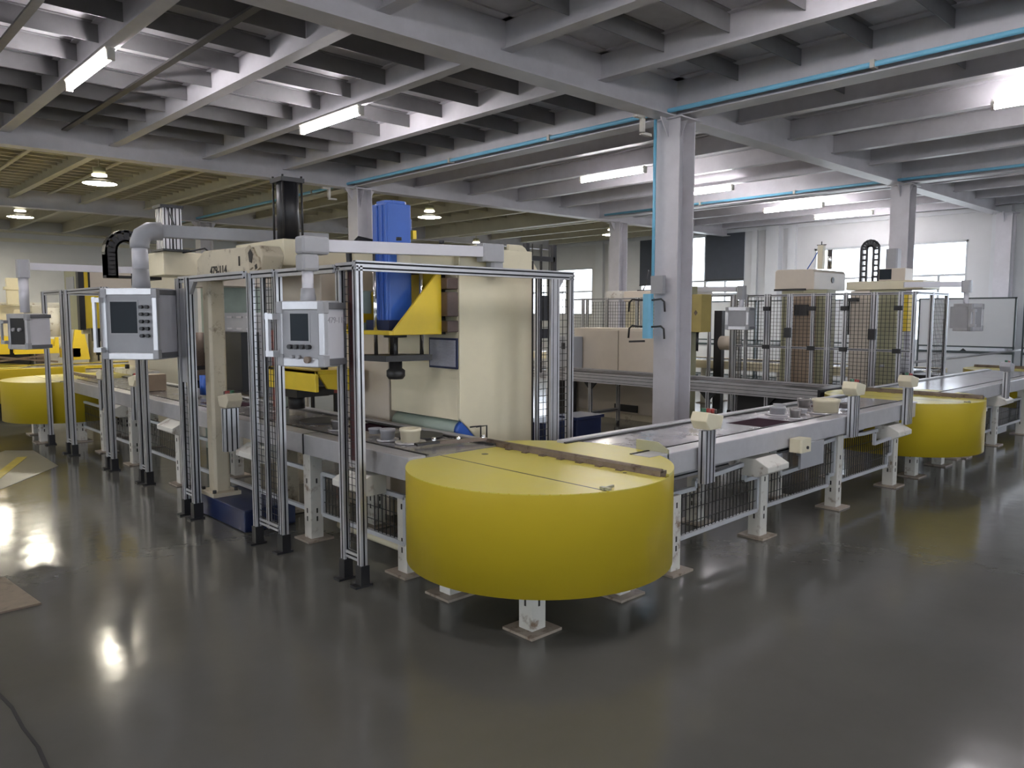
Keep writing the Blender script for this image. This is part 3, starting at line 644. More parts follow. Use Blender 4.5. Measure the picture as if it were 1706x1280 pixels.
for y in (5.7, 5.02, 4.57, 3.88):
    for z in (1.72, 1.17): part('hinge', MB().cbox((10.42, y, z), (.03, .1, .06)), 'black', t)
t = fence('open aluminium frame at the right end of the meshed guard beside the hanging grey cabinet', (11.4, 3.7, 0))
post(t, 11.55, 3.68, ZF); post(t, 11.0, 3.68, ZF); part('top_rail', MB().prof('x', 10.45, 11.57, (3.68, ZF-.02), .04, .04), ('alu', 'slot'), t)
part('mesh_panel', MB().mesh('x', 11.03, 11.52, 3.68, .8, ZF-.1, .052, .005), 'wire', t)
# fence behind the cabinets
t = fence('wire mesh fence standing behind the long cream cabinets', (10.5, 8.8, 0))
ys = [9.7, 9.3, 9.2, 8.75, 8.1, 8.0, 7.6]
for y in ys: post(t, 10.5, y, 1.92)
for a, b in zip(ys, ys[1:]):
    part('mesh_panel', MB().mesh('y', b+.02, a-.02, 10.5, .3, 1.85, .055, .005), 'wire', t); part('top_rail', MB().prof('y', b, a, (10.5, 1.9), .03, .03), ('alu', 'slot'), t)
t = fence('aluminium mesh frame just right of the central column in front of the grey partitions', (10.6, 6.6, 0))
for y in (6.95, 6.55, 6.40): post(t, 10.9, y, 1.93)
part('mesh_panel', MB().mesh('y', 6.42, 6.53, 10.9, .6, 1.85, .05, .004), 'wire', t); part('top_rail', MB().prof('y', 6.38, 7.6, (10.9, 1.93), .03, .03), ('alu', 'slot'), t)

# ------------------------------------------------------------------ presses beside the left conveyor
def hexhead(mb, x, y, z0, z1, r=.02): return mb.cyl((x, y), r, z0, z1, n=6)
def spindle(t, x, y, z, m='dark'):
    """ram, cross plate and tool nose hanging under a bracket at height z"""
    for dx, dy in ((-.12, .06), (-.03, .0), (.16, -.09)): part('guide_rod', MB().cyl((x+dx, y+dy), .014, z-.16, z+.55, n=12), 'chrome', t)
    part('ram', MB().cyl((x, y+.02), .03, z-.2, z), m, t)
    part('flange', MB().cyl((x, y), .08, z-.02, z), m, t)
    cp = part('cross_plate', MB().prism([(x-.16, y-.12), (x+.2, y-.16), (x+.2, y-.02), (x+.1, y+.1), (x-.1, y+.2), (x-.2, y+.18)], z-.18, z-.14), m, t)
    part('tool_nose', MB().lathe((x, y), [(0, z-.31), (.05, z-.31), (.065, z-.29), (.065, z-.25), (.045, z-.235), (.045, z-.18), (0, z-.18)], 20), m, t)
# first press, nearest
t = thing('c_frame_press', 'nearest cream press with tall blue motor and yellow triangular bracket over the conveyor', 'press', (3.9, 4.7, 0), 'presses on the left line')
body = MB()
body.prism([(4.22, 0), (3.66, 0), (3.66, .74), (3.52, .88), (3.50, .90), (3.50, 1.50), (3.50, 2.12), (4.22, 2.12)], 4.26, 4.285, 'y')
body.box(3.50, 4.22, 4.285, 5.12, .885, 2.12); body.box(3.66, 4.22, 4.285, 5.12, 0, .885)
part('body', body, 'cream', t, bev=.006)
part('end_seam', MB().box(4.222, 4.232, 4.255, 4.27, .0, 2.05), 'dark', t)
part('top_beam', MB().box(3.12, 3.62, 4.32, 5.02, 1.97, 2.11), 'cream', t, bev=.01)
part('lifting_plate', MB().prism([(4.2, 2.0), (4.52, 2.0), (4.38, 2.17), (4.34, 2.19), (4.2, 2.19)], 4.5, 4.525, 'y'), 'cream', t)
part('lifting_hole', MB().cyl((4.29, 2.11), .036, 4.492, 4.4999, 'y', 20), 'black', t)
t0 = MB()
for k, (z0, z1) in enumerate(((1.82, 1.90), (1.63, 1.80), (1.52, 1.60))): t0.box(3.40, 3.50, 4.27, 4.42, z0, z1)
part('slide_block', t0, 'brownd', t, bev=.006)
part('slide_way', MB().box(3.43, 3.50, 4.42, 5.0, 1.50, 1.97), 'dark', t)
yb = MB()
yb.box(2.96, 3.40, 4.34, 4.98, 1.505, 1.535); yb.box(3.37, 3.40, 4.34, 4.98, 1.505, 1.93)
for y in (4.335, 4.96): yb.prism([(3.40, 1.505), (2.99, 1.505), (2.99, 1.535), (3.36, 1.93), (3.40, 1.93)], y, y+.02, 'y')
part('yellow_bracket', yb, 'yelb', t, 'yellow triangular bracket', bev=.004)
mt = part('motor_housing', MB().cbox((3.15, 4.57, 2.0), (.20, .20, .80), bev=.012).box(3.04, 3.055, 4.48, 4.50, 1.6, 2.39).box(3.04, 3.055, 4.53, 4.56, 1.6, 2.39).box(3.04, 3.055, 4.59, 4.62, 1.6, 2.39), 'blue', t, 'tall blue motor housing', bev=.006)
part('housing_cap', MB().cbox((3.15, 4.57, 2.41), (.18, .18, .02), bev=.04), 'blue', mt)
part('side_plug', MB().cbox((3.27, 4.56, 2.25), (.05, .07, .12), bev=.01), 'blue', mt); part('plug_tag', MB().cbox((3.285, 4.50, 2.2), (.03, .03, .06)), 'yelb', mt)
part('motor_base', MB().cbox((3.15, 4.57, 1.57), (.26, .28, .07)), 'blued', t)
part('gearbox', MB().cbox((3.04, 4.82, 1.73), (.14, .13, .16), bev=.02).cbox((3.04, 4.82, 1.56), (.12, .13, .05)), 'grn', t)
part('cable', MB().tube([(3.04, 4.82, 1.8), (2.99, 4.86, 1.95), (2.98, 4.86, 2.1), (3.05, 4.84, 2.18), (3.3, 4.8, 2.14)], .022), 'black', t)
spindle(t, 3.12, 4.50, 1.505)
part('notice_board', MB().box(3.488, 3.4985, 4.275, 4.60, 1.255, 1.475).box(3.484, 3.488, 4.29, 4.585, 1.27, 1.46, 1), ('blued', 'paper'), t, 'dark-edged grey notice sheet')
part('roller', MB().cyl((3.57, .80), .078, 4.32, 5.1, 'y', 24), 'grn', t); part('roller_cap', MB().cyl((3.57, .80), .080, 4.27, 4.32, 'y', 24), 'blue', t, 'blue end cap of the roller')
part('lower_ledge', MB().box(3.6, 3.66, 4.3, 5.1, .80, .87), 'creamp', t)
part('hook_rods', MB().tube([(3.56, 4.22, .84), (3.66, 4.22, .84), (3.66, 4.22, .70)], .006, 6).tube([(3.6, 4.20, .84), (3.70, 4.20, .84), (3.70, 4.20, .70)], .006, 6), 'dark', t)
# second press with the black cylinder
t = thing('c_frame_press', 'cream press with a tall black cylinder on top, behind the nearer hanging control box', 'press', (3.9, 5.6, 0), 'presses on the left line')
b = MB(); b.box(3.55, 4.3, 5.22, 5.85, 0, 2.20); part('column', b, 'creamp', t, bev=.008)
part('head', MB().box(2.78, 4.3, 5.45, 6.28, 2.01, 2.21), 'cream', t, bev=.01)
part('head_cover', MB().box(3.0, 3.55, 5.3, 5.95, 1.62, 2.0), 'creamp', t, bev=.01)
yb = MB(); yb.box(3.05, 3.5, 5.5, 6.3, 1.17, 1.20); yb.prism([(5.5, 1.03), (6.3, 1.02), (6.3, 1.2), (5.5, 1.2)], 3.05, 3.08, 'x'); yb.prism([(3.08, 1.17), (3.5, 1.17), (3.5, 1.0), (3.16, 1.05)], 5.5, 5.53, 'y')
part('yellow_bracket', yb, 'yelb', t, 'yellow bracket under the head', bev=.004)
part('ram_base', MB().box(3.1, 3.4, 5.9, 6.25, .95, 1.03).cyl((3.2, 6.1), .07, .84, .95), 'dark', t)
part('ram', MB().cyl((3.2, 5.62), .03, 1.2, 2.0), 'dark', t)
c = MB(); c.cyl((3.06, 5.9), .088, 2.24, 2.70, n=32); part('black_cylinder', c, 'black', t, 'tall glossy black cylinder')
part('cylinder_flange', MB().cbox((3.06, 5.9, 2.715), (.20, .20, .035)), 'black', t); part('cylinder_flange', MB().cbox((3.06, 5.9, 2.225), (.21, .21, .03)), 'black', t)
for dx in (-.082, .082):
    for dy in (-.082, .082): part('tie_rod', MB().cyl((3.06+dx, 5.9+dy), .009, 2.21, 2.75, n=8), 'dark', t)
# gantry press with the painted number
t = thing('gantry_press', 'worn cream gantry with a stencilled number on its beam and one thick leg', 'press', (2.8, 6.3, 0), 'presses on the left line')
lg = part('gantry_leg', MB().cbox((2.575, 6.26, 1.055), (.135, .14, 1.71), bev=.02), 'creamd', t, bev=.004)
part('foot_plate', MB().cbox((2.575, 6.26, .185), (.23, .30, .03)), 'creamd', lg)
f = MB()
for dx in (-.09, .09):
    for dy in (-.11, .11): hexhead(f, 2.575+dx, 6.26+dy, .20, .225, .016)
part('foot_bolts', f, 'dark', lg)
lg = part('gantry_leg', MB().cbox((3.02, 5.95, .32), (.15, .15, .60), bev=.02), 'creamd', t); part('foot_plate', MB().cbox((3.02, 5.95, .02), (.28, .28, .03)), 'creamd', lg)
part('gantry_leg', MB().cbox((3.62, 6.9, 1.0), (.15, .15, 2.0), bev=.02), 'creamd', t)
bm = part('beam', MB().prism([(6.39, 1.908), (6.39, 2.08), (6.24, 2.147), (5.26, 2.13), (5.2, 2.06), (5.25, 1.954), (5.34, 1.935)], 2.50, 2.665, 'x').box(2.665, 3.7, 6.32, 6.39, 1.95, 2.1), 'creamd', t, bev=.01)
text('painted_number', '479-114', .094, (2.498, 6.12, 1.95), (0, -1, 0), 'ink', bm, 'black stencilled number 479-114')
lug = MB(); lp = [(5.93, 2.15), (5.86, 2.18), (5.84, 2.14), (5.80, 2.16), (5.74, 2.09), (5.70, 2.08), (5.68, 2.0), (5.76, 1.97), (5.80, 2.01), (5.86, 1.99), (5.87, 2.06), (5.91, 2.09)]
lug.prism([(a*.92, 1.65+(b-1.65)*.92) for a, b in lp], 2.485, 2.50, 'x')
part('broken_lug', lug, 'creamr', bm)
lp = [(5.87, 2.12), (5.83, 2.15), (5.79, 2.11), (5.81, 2.04), (5.85, 2.05)]
part('lug_hole', MB().prism([(a*.92, 1.65+(b-1.65)*.92) for a, b in lp], 2.482, 2.486, 'x').prism([(5.30, 1.99), (5.27, 2.0), (5.26, 1.97), (5.29, 1.96)], 2.482, 2.486, 'x'), 'ink', bm)
part('beam_slot', MB().box(2.494, 2.50, 5.575, 5.59, 2.0, 2.07), 'ink', bm)
part('blue_plate', MB().box(2.46, 2.88, 5.55, 6.45, .004, .17), 'blued', t, 'dark blue base block on the floor', bev=.008)
part('guide_plate', MB().box(3.32, 3.36, 6.55, 6.75, .8, 1.95), 'grn', t); part('red_strip', MB().box(3.26, 3.28, 6.6, 6.66, .4, 1.5), 'redb', t, 'thin dark red strip')
# cabinet with vents behind the gantry
t = thing('electric_rack', 'dark grey louvred switch rack standing behind the thick cream leg', 'cabinet', (3.9, 8.3, 0))
part('case', MB().box(3.75, 4.4, 7.9, 8.85, .75, 1.66), 'panelg', t, bev=.008); part('plinth', MB().box(3.8, 4.35, 8.0, 8.75, 0, .75), 'creamd', t); part('side_sheet', MB().box(3.70, 3.75, 8.85, 9.0, .75, 1.7), 'grn', t)
v = MB()
for zi in (1.6, 1.47, 1.33, 1.2, 1.05, .95):
    for yi in (8.1, 8.35, 8.6): v.box(3.742, 3.75, yi, yi+.14, zi, zi+.02)
part('louvre', v, 'aluL', t)
# small stuff on the far side seen through the second press
t = thing('tool_trolley', 'low red-brown trolley with cables seen under the black-cylinder press', 'trolley', (5.5, 9.2, 0))
part('tray', MB().box(5.2, 5.9, 8.9, 9.6, .62, .8), 'redb', t); part('drum_cabinet', MB().box(5.3, 6.1, 8.6, 8.9, .7, 1.0), 'cream', t); part('cable', MB().tube([(5.2, 8.7, .75), (5.1, 8.6, 1.0), (5.2, 8.5, .95), (5.3, 8.5, .75)], .012), 'frame', t)
for x, y in ((5.25, 8.95), (5.85, 8.95), (5.25, 9.55), (5.85, 9.55)): part('leg', MB().box(x-.02, x+.02, y-.02, y+.02, 0, .7), 'dark', t)
part('comb', MB().box(5.0, 5.2, 8.9, 9.5, .6, .85), 'dark', t)
# press with twin chrome cylinders
t = thing('c_frame_press', 'cream box-headed press with twin chrome cylinders on top, left of the numbered beam', 'press', (3.4, 9.0, 0), 'presses on the left line')
part('head_box', MB().box(3.02, 3.95, 8.62, 9.22, 2.06, 2.31), 'cream', t, bev=.008)
part('arm_box', MB().box(3.5, 4.2, 8.3, 9.3, 1.95, 2.06), 'creamp', t); part('column', MB().box(3.75, 4.3, 8.9, 9.5, 0, 2.06), 'grn', t, bev=.008)
part('cylinder_plate', MB().box(2.98, 3.26, 8.5, 8.86, 2.31, 2.33), 'black', t)
for dy in (8.74, 8.62): 
    for dx in (3.06, 3.17): part('chrome_cylinder', MB().prof('z', 2.33, 2.77, (dx, dy), .085, .085, g=.012), ('aluL', 'slot'), t)
part('cylinder_head', MB().cbox((3.11, 8.68, 2.78), (.24, .24, .03)), 'black', t)
part('hose', MB().tube([(3.06, 8.58, 2.78), (3.1, 8.5, 2.6), (3.15, 8.46, 2.45)], .008, 6), 'black', t); part('hose', MB().tube([(3.2, 8.55, 2.3), (3.4, 8.45, 2.35), (3.6, 8.45, 2.2)], .01, 6), 'black', t)
part('spindle_motor', MB().cyl((3.2, 8.3), .09, 1.1, 1.45).cbox((3.2, 8.3, 1.0), (.26, .24, .1)), 'rust', t); part('tool_head', MB().cyl((3.2, 8.3), .05, .84, .95).cbox((3.28, 8.42, 1.12), (.1, .12, .22)), 'dark', t)
part('dark_opening', MB().box(3.55, 3.75, 7.95, 8.85, .82, 1.45), 'black', t); part('blue_bottle', MB().cyl((3.15, 7.95), .05, .82, 1.02), 'blue', t, 'blue canister')
part('small_motor', MB().cbox((3.0, 7.9, .86), (.1, .14, .08)), 'boxg', t)
# black cable chain loop
def cable_chain(x, y, z0, z1, hw, label, ax='y', loc=None, wd=.12, bw=.10, rung=.028):
    t = thing('cable_chain', label, 'cable chain', (x, y, z0)); n = 9
    pts = [(-hw, z0+(z1-hw-z0)*i/6) for i in range(7)]+[(-hw*math.cos(math.pi*i/8), z1-hw+hw*math.sin(math.pi*i/8)) for i in range(1, 8)]+[(hw, z1-hw-(z1-hw-z0)*i/6) for i in range(7)]
    P3 = (lambda q, d: (x+d, y+q[0], q[1])) if ax == 'y' else (lambda q, d: (x+q[0], y+d, q[1]))
    nrm = []
    for i, p in enumerate(pts):
        q0, q1 = pts[max(0, i-1)], pts[min(len(pts)-1, i+1)]; dx, dz = q1[0]-q0[0], q1[1]-q0[1]; L_ = math.hypot(dx, dz); nrm.append((-dz/L_, dx/L_))
    for off in (-bw/2+.012, bw/2-.012):
        pp = [(p[0]+n_[0]*off, p[1]+n_[1]*off) for p, n_ in zip(pts, nrm)]; mb = MB()
        for p, q in zip(pp, pp[1:]):
            c = ((p[0]+q[0])/2, (p[1]+q[1])/2)
            mb.bar(P3(p, 0), P3(q, 0), *((wd, .024) if ax == 'y' else (wd, .024)))
        part('side_link', mb, 'black', t)
    mb = MB()
    for p, n_ in zip(pts, nrm): mb.bar(P3((p[0]-n_[0]*bw/2, p[1]-n_[1]*bw/2), 0), P3((p[0]+n_[0]*bw/2, p[1]+n_[1]*bw/2), 0), wd, rung)
    part('cross_link', mb, 'black', t); return t
cable_chain(2.95, 9.6, 2.08, 2.53, .17, ax='x', wd=.12, bw=.13, rung=.055, label='black cable chain loop behind the elbow of the thick grey swing arm')
part('chain_bracket', MB().box(3.04, 3.2, 9.2, 9.68, 2.03, 2.08).box(2.72, 3.2, 9.54, 9.66, 2.05, 2.08), 'black', bpy.data.objects['cable_chain'])
# press with yellow head at the left
t = thing('c_frame_press', 'press with a bright yellow panelled head, left of the larger control cabinet', 'press', (3.4, 11.0, 0), 'presses on the left line')
part('yellow_head', MB().box(3.0, 3.75, 11.56, 12.2, 1.45, 2.25), 'yelb', t, bev=.01)
part('side_panel', MB().box(2.95, 3.0, 11.66, 12.28, 1.43, 2.27), 'olive', t, bev=.006); part('dark_edge', MB().box(2.94, 3.01, 11.55, 11.66, 1.43, 2.27), 'black', t)
part('label_frame', MB().box(2.94, 2.95, 11.78, 12.15, 1.9, 2.15), 'boxg', t)
part('cover_window', MB().box(3.06, 3.62, 11.54, 11.56, 1.94, 2.23), 'black', t); part('cover_plate', MB().box(3.08, 3.60, 11.53, 11.54, 1.96, 2.21), 'creamp', t)
part('spindle', MB().cbox((3.2, 11.75, 1.36), (.12, .14, .18)).cyl((3.2, 11.75), .03, 1.08, 1.3).cyl((3.2, 11.75), .055, 1.12, 1.15).cyl((3.2, 11.75), .012, 1.0, 1.08), 'black', t)
part('white_block', MB().cbox((3.08, 11.85, 1.41), (.09, .09, .08)), 'cream', t)
part('column', MB().box(3.75, 4.3, 11.4, 12.3, 0, 2.3), 'cream', t, bev=.01); part('door_panel', MB().box(3.73, 3.75, 11.5, 12.2, .9, 1.4), 'creamp', t, bev=.004)
part('white_ledge', MB().box(3.52, 3.75, 11.0, 12.2, .80, .87), 'frame', t)
for y in (11.3, 11.8): part('ledge_knob', MB().cyl((3.58, y), .03, .87, .93), 'dark', t)

# ------------------------------------------------------------------ swing arms and control boxes
def control_box(x, y, zc, wd, dp, h, rz, label, face='panelg', side='box', keys=None, screen=None, grp='hanging control boxes', tubep=None, handle=True, hand=None):
    """front faces local -x; wd along local y"""
    t = thing('control_cabinet', label, 'control panel', (x, y, zc-h/2), grp)
    def L(mb):
        ca, sa = math.cos(rz), math.sin(rz); mb.v = [(x+v[0]*ca-v[1]*sa, y+v[0]*sa+v[1]*ca, zc+v[2]) for v in mb.v]; return mb
    part('case', L(MB().box(-dp/2, dp/2, -wd/2, wd/2, -h/2+.03, h/2-.03)), side, t, bev=.004)
    fr = MB()
    for s_ in (-1, 1): fr.box(-dp/2-.012, -dp/2+.03, s_*wd/2-.02, s_*wd/2+.02, -h/2, h/2)
    fr.box(-dp/2-.012, dp/2-.04, -wd/2, wd/2, h/2-.045, h/2+.01); fr.box(-dp/2-.012, dp/2-.04, -wd/2, wd/2, -h/2-.01, -h/2+.045)
    part('frame_profile', L(fr), 'alu', t, bev=.006)
    for s_ in (-1, 1):
        for q in (-1, 1): part('corner_block', L(MB().box(-dp/2-.016, -dp/2+.034, s_*wd/2-.024, s_*wd/2+.024, q*(h/2-.03)-.035, q*(h/2-.03)+.035)), 'boxg', t, bev=.004)
    for q in (-1, 1): part('edge_trim', L(MB().box(-dp/2+.035, dp/2+.01, -wd/2-.012, -wd/2+.03, q*(h/2-.02)-.02, q*(h/2-.02)+.02)), 'boxd', t, bev=.004)
    pf = part('front_panel', L(MB().box(-dp/2-.006, -dp/2, -wd/2+.02, wd/2-.02, -h/2+.045, h/2-.045)), face, t)
    if screen:
        a, b, c, d = screen; part('screen', L(MB().box(-dp/2-.010, -dp/2-.006, a, b, c, d)), 'screen', pf)
        part('bezel', L(MB().box(-dp/2-.009, -dp/2-.0055, a-.012, b+.012, c-.012, d+.012)), 'boxg', pf)
    for ky, kz, r_, m_ in (keys or []): part('control_button', L(MB().cyl((ky, kz), r_, -dp/2-.035, -dp/2-.006, 'x', 14)), m_, pf)
    if handle:
        part('handle', L(MB().bar((-dp/2-.06, wd/2+.045, -h/2+.05), (-dp/2-.06, wd/2+.045, h/2-.06), .022).box(-dp/2-.07, -dp/2, wd/2, wd/2+.06, -h/2+.05, -h/2+.085).box(-dp/2-.07, -dp/2, wd/2, wd/2+.06, h/2-.10, h/2-.065)), 'alu', t)
    if hand:
        mb_off = origin(t); ca, sa = math.cos(rz), math.sin(rz)
        o = (x+(-dp/2+.05)*ca-(-wd/2-.0015)*sa, y+(-dp/2+.05)*sa+(-wd/2-.0015)*ca, zc+h/2-.12); text('handwriting', hand, .05, o, (ca, sa, 0), 'pencil', t)
    return t
# arm 1
t = thing('swing_arm', 'slim white swing arm from the nearest press to the nearer hanging control box', 'arm', (3.75, 4.2, 2.1), 'swing arms')
part('arm_beam', MB().bar((3.66, 4.19, 2.085), (2.40, 4.22, 2.055), .05, .075), 'box', t, bev=.004)
part('arm_base', MB().cbox((3.74, 4.20, 2.08), (.20, .10, .13), bev=.015).cbox((3.79, 4.21, 1.99), (.12, .09, .12), bev=.02), 'boxg', t, bev=.006)
part('elbow', MB().box(2.25, 2.43, 4.17, 4.27, 2.0, 2.105).box(2.25, 2.36, 4.17, 4.27, 1.9, 2.0), 'boxg', t, bev=.015)
part('drop_tube', MB().cyl((2.305, 4.22), .034, 1.70, 1.93, n=20), 'box', t); part('tube_collar', MB().cyl((2.305, 4.22), .05, 1.70, 1.80, n=20, r2=.04), 'boxg', t)
part('pivot_bolt', MB().cyl((2.95, 4.2), .018, 2.12, 2.14, n=12).cyl((3.3, 4.2), .018, 2.12, 2.14, n=12), 'black', t)
kk = [(-.02-.045*i+.09, -.075, .014, 'black') for i in range(4)]+[(.055, -.135, .011, 'boxg'), (.01, -.135, .012, 'boxg'), (-.06, -.15, .02, 'rust')]
control_box(2.33, 4.22, 1.53, .31, .20, .37, R(21), 'nearer hanging control box with a small dark screen and handwriting on its white side',
            keys=kk, screen=(-.06, .075, -.04, .12), hand='479-114')
# arm 2
t = thing('swing_arm', 'thick grey swing arm with rounded elbow passing behind the black cylinder', 'arm', (3.5, 6.2, 2.28), 'swing arms')
part('arm_beam', MB().bar((3.6, 6.22, 2.305), (2.25, 6.46, 2.30), .09, .10), 'boxg', t, bev=.006)
q = [(2.26, 6.46, 2.30), (2.17, 6.475, 2.295), (2.12, 6.485, 2.26), (2.10, 6.49, 2.2), (2.10, 6.49, 2.16)]
part('elbow', MB().tube(q, .072, 16), 'boxg', t); part('drop_tube', MB().cyl((2.10, 6.49), .060, 1.98, 2.18, n=20), 'box', t); part('tube_collar', MB().cyl((2.10, 6.49), .068, 1.84, 2.0, n=20, r2=.06), 'boxg', t)
kk = [(-.10-.045*(i % 2), .13-.055*(i//2), .014, 'black') for i in range(10)]
control_box(2.10, 6.49, 1.57, .40, .36, .53, R(43), 'larger hanging control cabinet with a wide dark screen and two columns of knobs', keys=kk, screen=(-.06, .15, -.07, .17))
# arm 3
t = thing('swing_arm', 'slim white swing arm at the left carrying the small dark-faced control box', 'arm', (3.2, 10.6, 2.2), 'swing arms')
part('arm_beam', MB().bar((3.45, 10.6, 2.20), (2.1, 10.2, 2.18), .05, .08), 'box', t)
part('elbow', MB().cbox((2.03, 10.15, 2.15), (.12, .14, .2), bev=.02), 'boxg', t); part('drop_tube', MB().cyl((2.03, 10.15), .05, 1.66, 2.06, n=16), 'box', t)
part('support_pin', MB().cyl((3.45, 10.6), .03, 2.1, 2.3, n=12), 'dark', t)
control_box(2.07, 10.15, 1.45, .28, .28, .38, R(24), 'small hanging control box with a dark front at the far left', face='black', side='box', keys=[(.05, .02, .02, 'boxg'), (-.05, .02, .02, 'boxg')])
# right hand arms
t = thing('swing_arm', 'white swing arm between the central column and the plain grey hanging box', 'arm', (10.2, 7.2, 2.0), 'swing arms')
part('arm_beam', MB().bar((10.3, 7.25, 2.03), (10.2, 6.05, 2.0), .06, .08), 'box', t); part('elbow', MB().cbox((10.2, 5.98, 1.95), (.1, .12, .2), bev=.02), 'boxg', t); part('drop_tube', MB().cyl((10.2, 5.98), .035, 1.73, 1.9, n=12), 'box', t)
part('arm_mount', MB().cbox((10.3, 7.25, 1.85), (.12, .12, .3)), 'boxg', t)
control_box(10.2, 5.98, 1.58, .30, .30, .31, R(10), 'plain grey hanging box in front of the left part of the mesh fence', side='boxg', handle=False)
t = thing('swing_arm', 'white swing arm reaching right from the last machine to the grey hanging cabinet with handle', 'arm', (11.3, 4.1, 2.0), 'swing arms')
part('arm_beam', MB().bar((10.9, 4.0, 2.03), (11.25, 3.42, 2.03), .05, .07), 'box', t); part('elbow', MB().cbox((11.28, 3.36, 2.0), (.11, .11, .16), bev=.02), 'boxg', t); part('drop_tube', MB().cyl((11.28, 3.36), .03, 1.74, 1.95, n=12), 'box', t)
control_box(11.3, 3.36, 1.6, .27, .27, .34, R(80), 'grey hanging cabinet with a white handle at the right end of the mesh fence', side='boxg')

# ------------------------------------------------------------------ cabinets and machines behind the central column
t = thing('control_cabinet_row', 'long cream two-door cabinet behind the profile conveyor, left of the central column', 'cabinet', (9.6, 7.7, 0))
part('carcass', MB().box(9.52, 10.1, 6.95, 8.62, .10, 1.42), 'creamp', t, bev=.006)
part('plinth', MB().box(9.56, 10.05, 7.0, 8.6, 0, .10), 'creamd', t)
for a, b in ((6.98, 7.67), (7.69, 8.36)): part('door', MB().box(9.50, 9.52, a, b, .62, 1.39), 'creamp', t, bev=.004)
part('vent', MB().box(9.505, 9.52, 7.3, 7.75, .13, .24), 'black', t)
t = thing('switch_box', 'narrow grey switch box with a small display beside the two-door cabinet', 'cabinet', (9.4, 8.6, 0))
part('case', MB().box(9.2, 9.5, 8.42, 8.75, .6, 1.28), 'boxg', t, bev=.006); part('stand', MB().box(9.25, 9.45, 8.5, 8.7, 0, .6), 'dark', t); part('display', MB().box(9.19, 9.2, 8.52, 8.6, 1.08, 1.18), 'black', t)
# machine with small blue motor
t = thing('c_frame_press', 'distant pale press with a small blue motor on top, beyond the cream cabinets', 'press', (11.4, 8.2, 0))
part('head', MB().box(10.9, 12.0, 7.6, 8.7, 1.86, 2.04), 'creamp', t, bev=.01); part('column', MB().box(11.2, 12.0, 8.0, 8.9, 0, 1.86), 'cream', t, bev=.01); part('side_arm', MB().box(11.1, 11.6, 7.6, 7.7, 1.3, 1.86), 'creamp', t)
part('top_plate', MB().box(10.95, 11.25, 7.7, 8.45, 2.04, 2.06), 'black', t); part('blue_motor', MB().cbox((11.1, 8.05, 2.21), (.2, .2, .30), bev=.03), 'blue', t, 'small blue motor')
part('rod', MB().cyl((11.1, 7.8), .02, 2.06, 2.36, n=10), 'chrome', t); part('cable', MB().tube([(11.0, 8.25, 2.4), (11.02, 8.3, 2.2), (11.0, 8.35, 2.06)], .01, 6), 'black', t)
part('blue_hose_rack', MB().box(10.9, 11.0, 8.75, 9.1, 1.92, 2.05), 'frame', t); 
# yellow-faced machine right of the column
t = thing('c_frame_press', 'slim olive machine with a yellow spindle head just right of the central column', 'press', (9.9, 6.5, 0))
part('column', MB().box(9.75, 9.95, 6.56, 6.9, 0, 2.05), 'olive', t, bev=.006); part('yellow_head', MB().box(9.72, 9.98, 6.34, 6.54, 1.38, 1.93), 'gold', t, bev=.008)
part('dark_edge', MB().box(9.7, 9.74, 6.5, 6.55, 1.38, 1.93), 'black', t); part('spindle', MB().cyl((9.8, 6.45), .02, 1.1, 1.38, n=12), 'black', t); part('emblem', MB().prism([(6.40, 1.66), (6.43, 1.70), (6.46, 1.66), (6.43, 1.62)], 9.712, 9.72, 'x'), 'rust', t)
t = thing('arm_robot', 'small cream round-topped device on a dark stand behind the plain grey hanging box', 'machine', (11.8, 7.3, 0))
part('stand', MB().box(11.75, 11.85, 7.25, 7.4, 0, 1.7), 'black', t); part('head', MB().cyl((11.75, 1.15), .12, 6.95, 7.25, 'y', 20), 'creamp', t)
# right machine one
t = thing('c_frame_press', 'cream press with a thin upright post on its head, behind the mesh fence', 'press', (11.6, 5.4, 0))
part('head', MB().prism([(5.95, 2.0), (5.95, 2.28), (5.92, 2.31), (5.36, 2.30), (5.33, 2.26), (5.33, 2.0)], 11.1, 12.15, 'x'), 'creamp', t, bev=.01)
part('head_slot', MB().box(11.08, 11.1, 5.45, 5.95, 1.99, 2.02), 'dark', t); part('oval_mark', MB().cyl((11.7, 2.155), .045, 5.32, 5.33, 'y', 16), 'dark', t)
part('column', MB().box(11.1, 11.5, 5.5, 5.83, 0, 2.0), 'olive', t, bev=.01); part('side_body', MB().box(11.0, 11.1, 5.28, 5.66, 0, 1.95), 'brown', t, bev=.008); part('brown_block', MB().box(10.95, 11.0, 5.35, 5.55, 1.62, 1.78), 'dark', t)
part('body', MB().box(11.1, 11.4, 5.13, 5.5, 0, 2.0), 'olive', t, bev=.01)
part('upright', MB().cbox((11.3, 5.33, 2.48), (.08, .08, .35)), 'cream', t); part('cylinder', MB().cyl((11.3, 5.2), .035, 2.3, 2.58, n=14), 'chrome', t)
part('cross_top', MB().bar((11.3, 5.26, 2.66), (11.3, 5.40, 2.66), .012).bar((11.3, 5.33, 2.60), (11.3, 5.33, 2.71), .012), 'black', t)
part('wire', MB().tube([(11.3, 5.33, 2.66), (11.3, 5.45, 2.45), (11.3, 5.55, 2.3)], .008, 6), 'blue', t)
part('hanging_lamp', MB().box(11.0, 11.1, 4.66, 4.8, 1.82, 1.87).cyl((11.05, 4.78), .012, 1.35, 1.82, n=8), 'black', t)
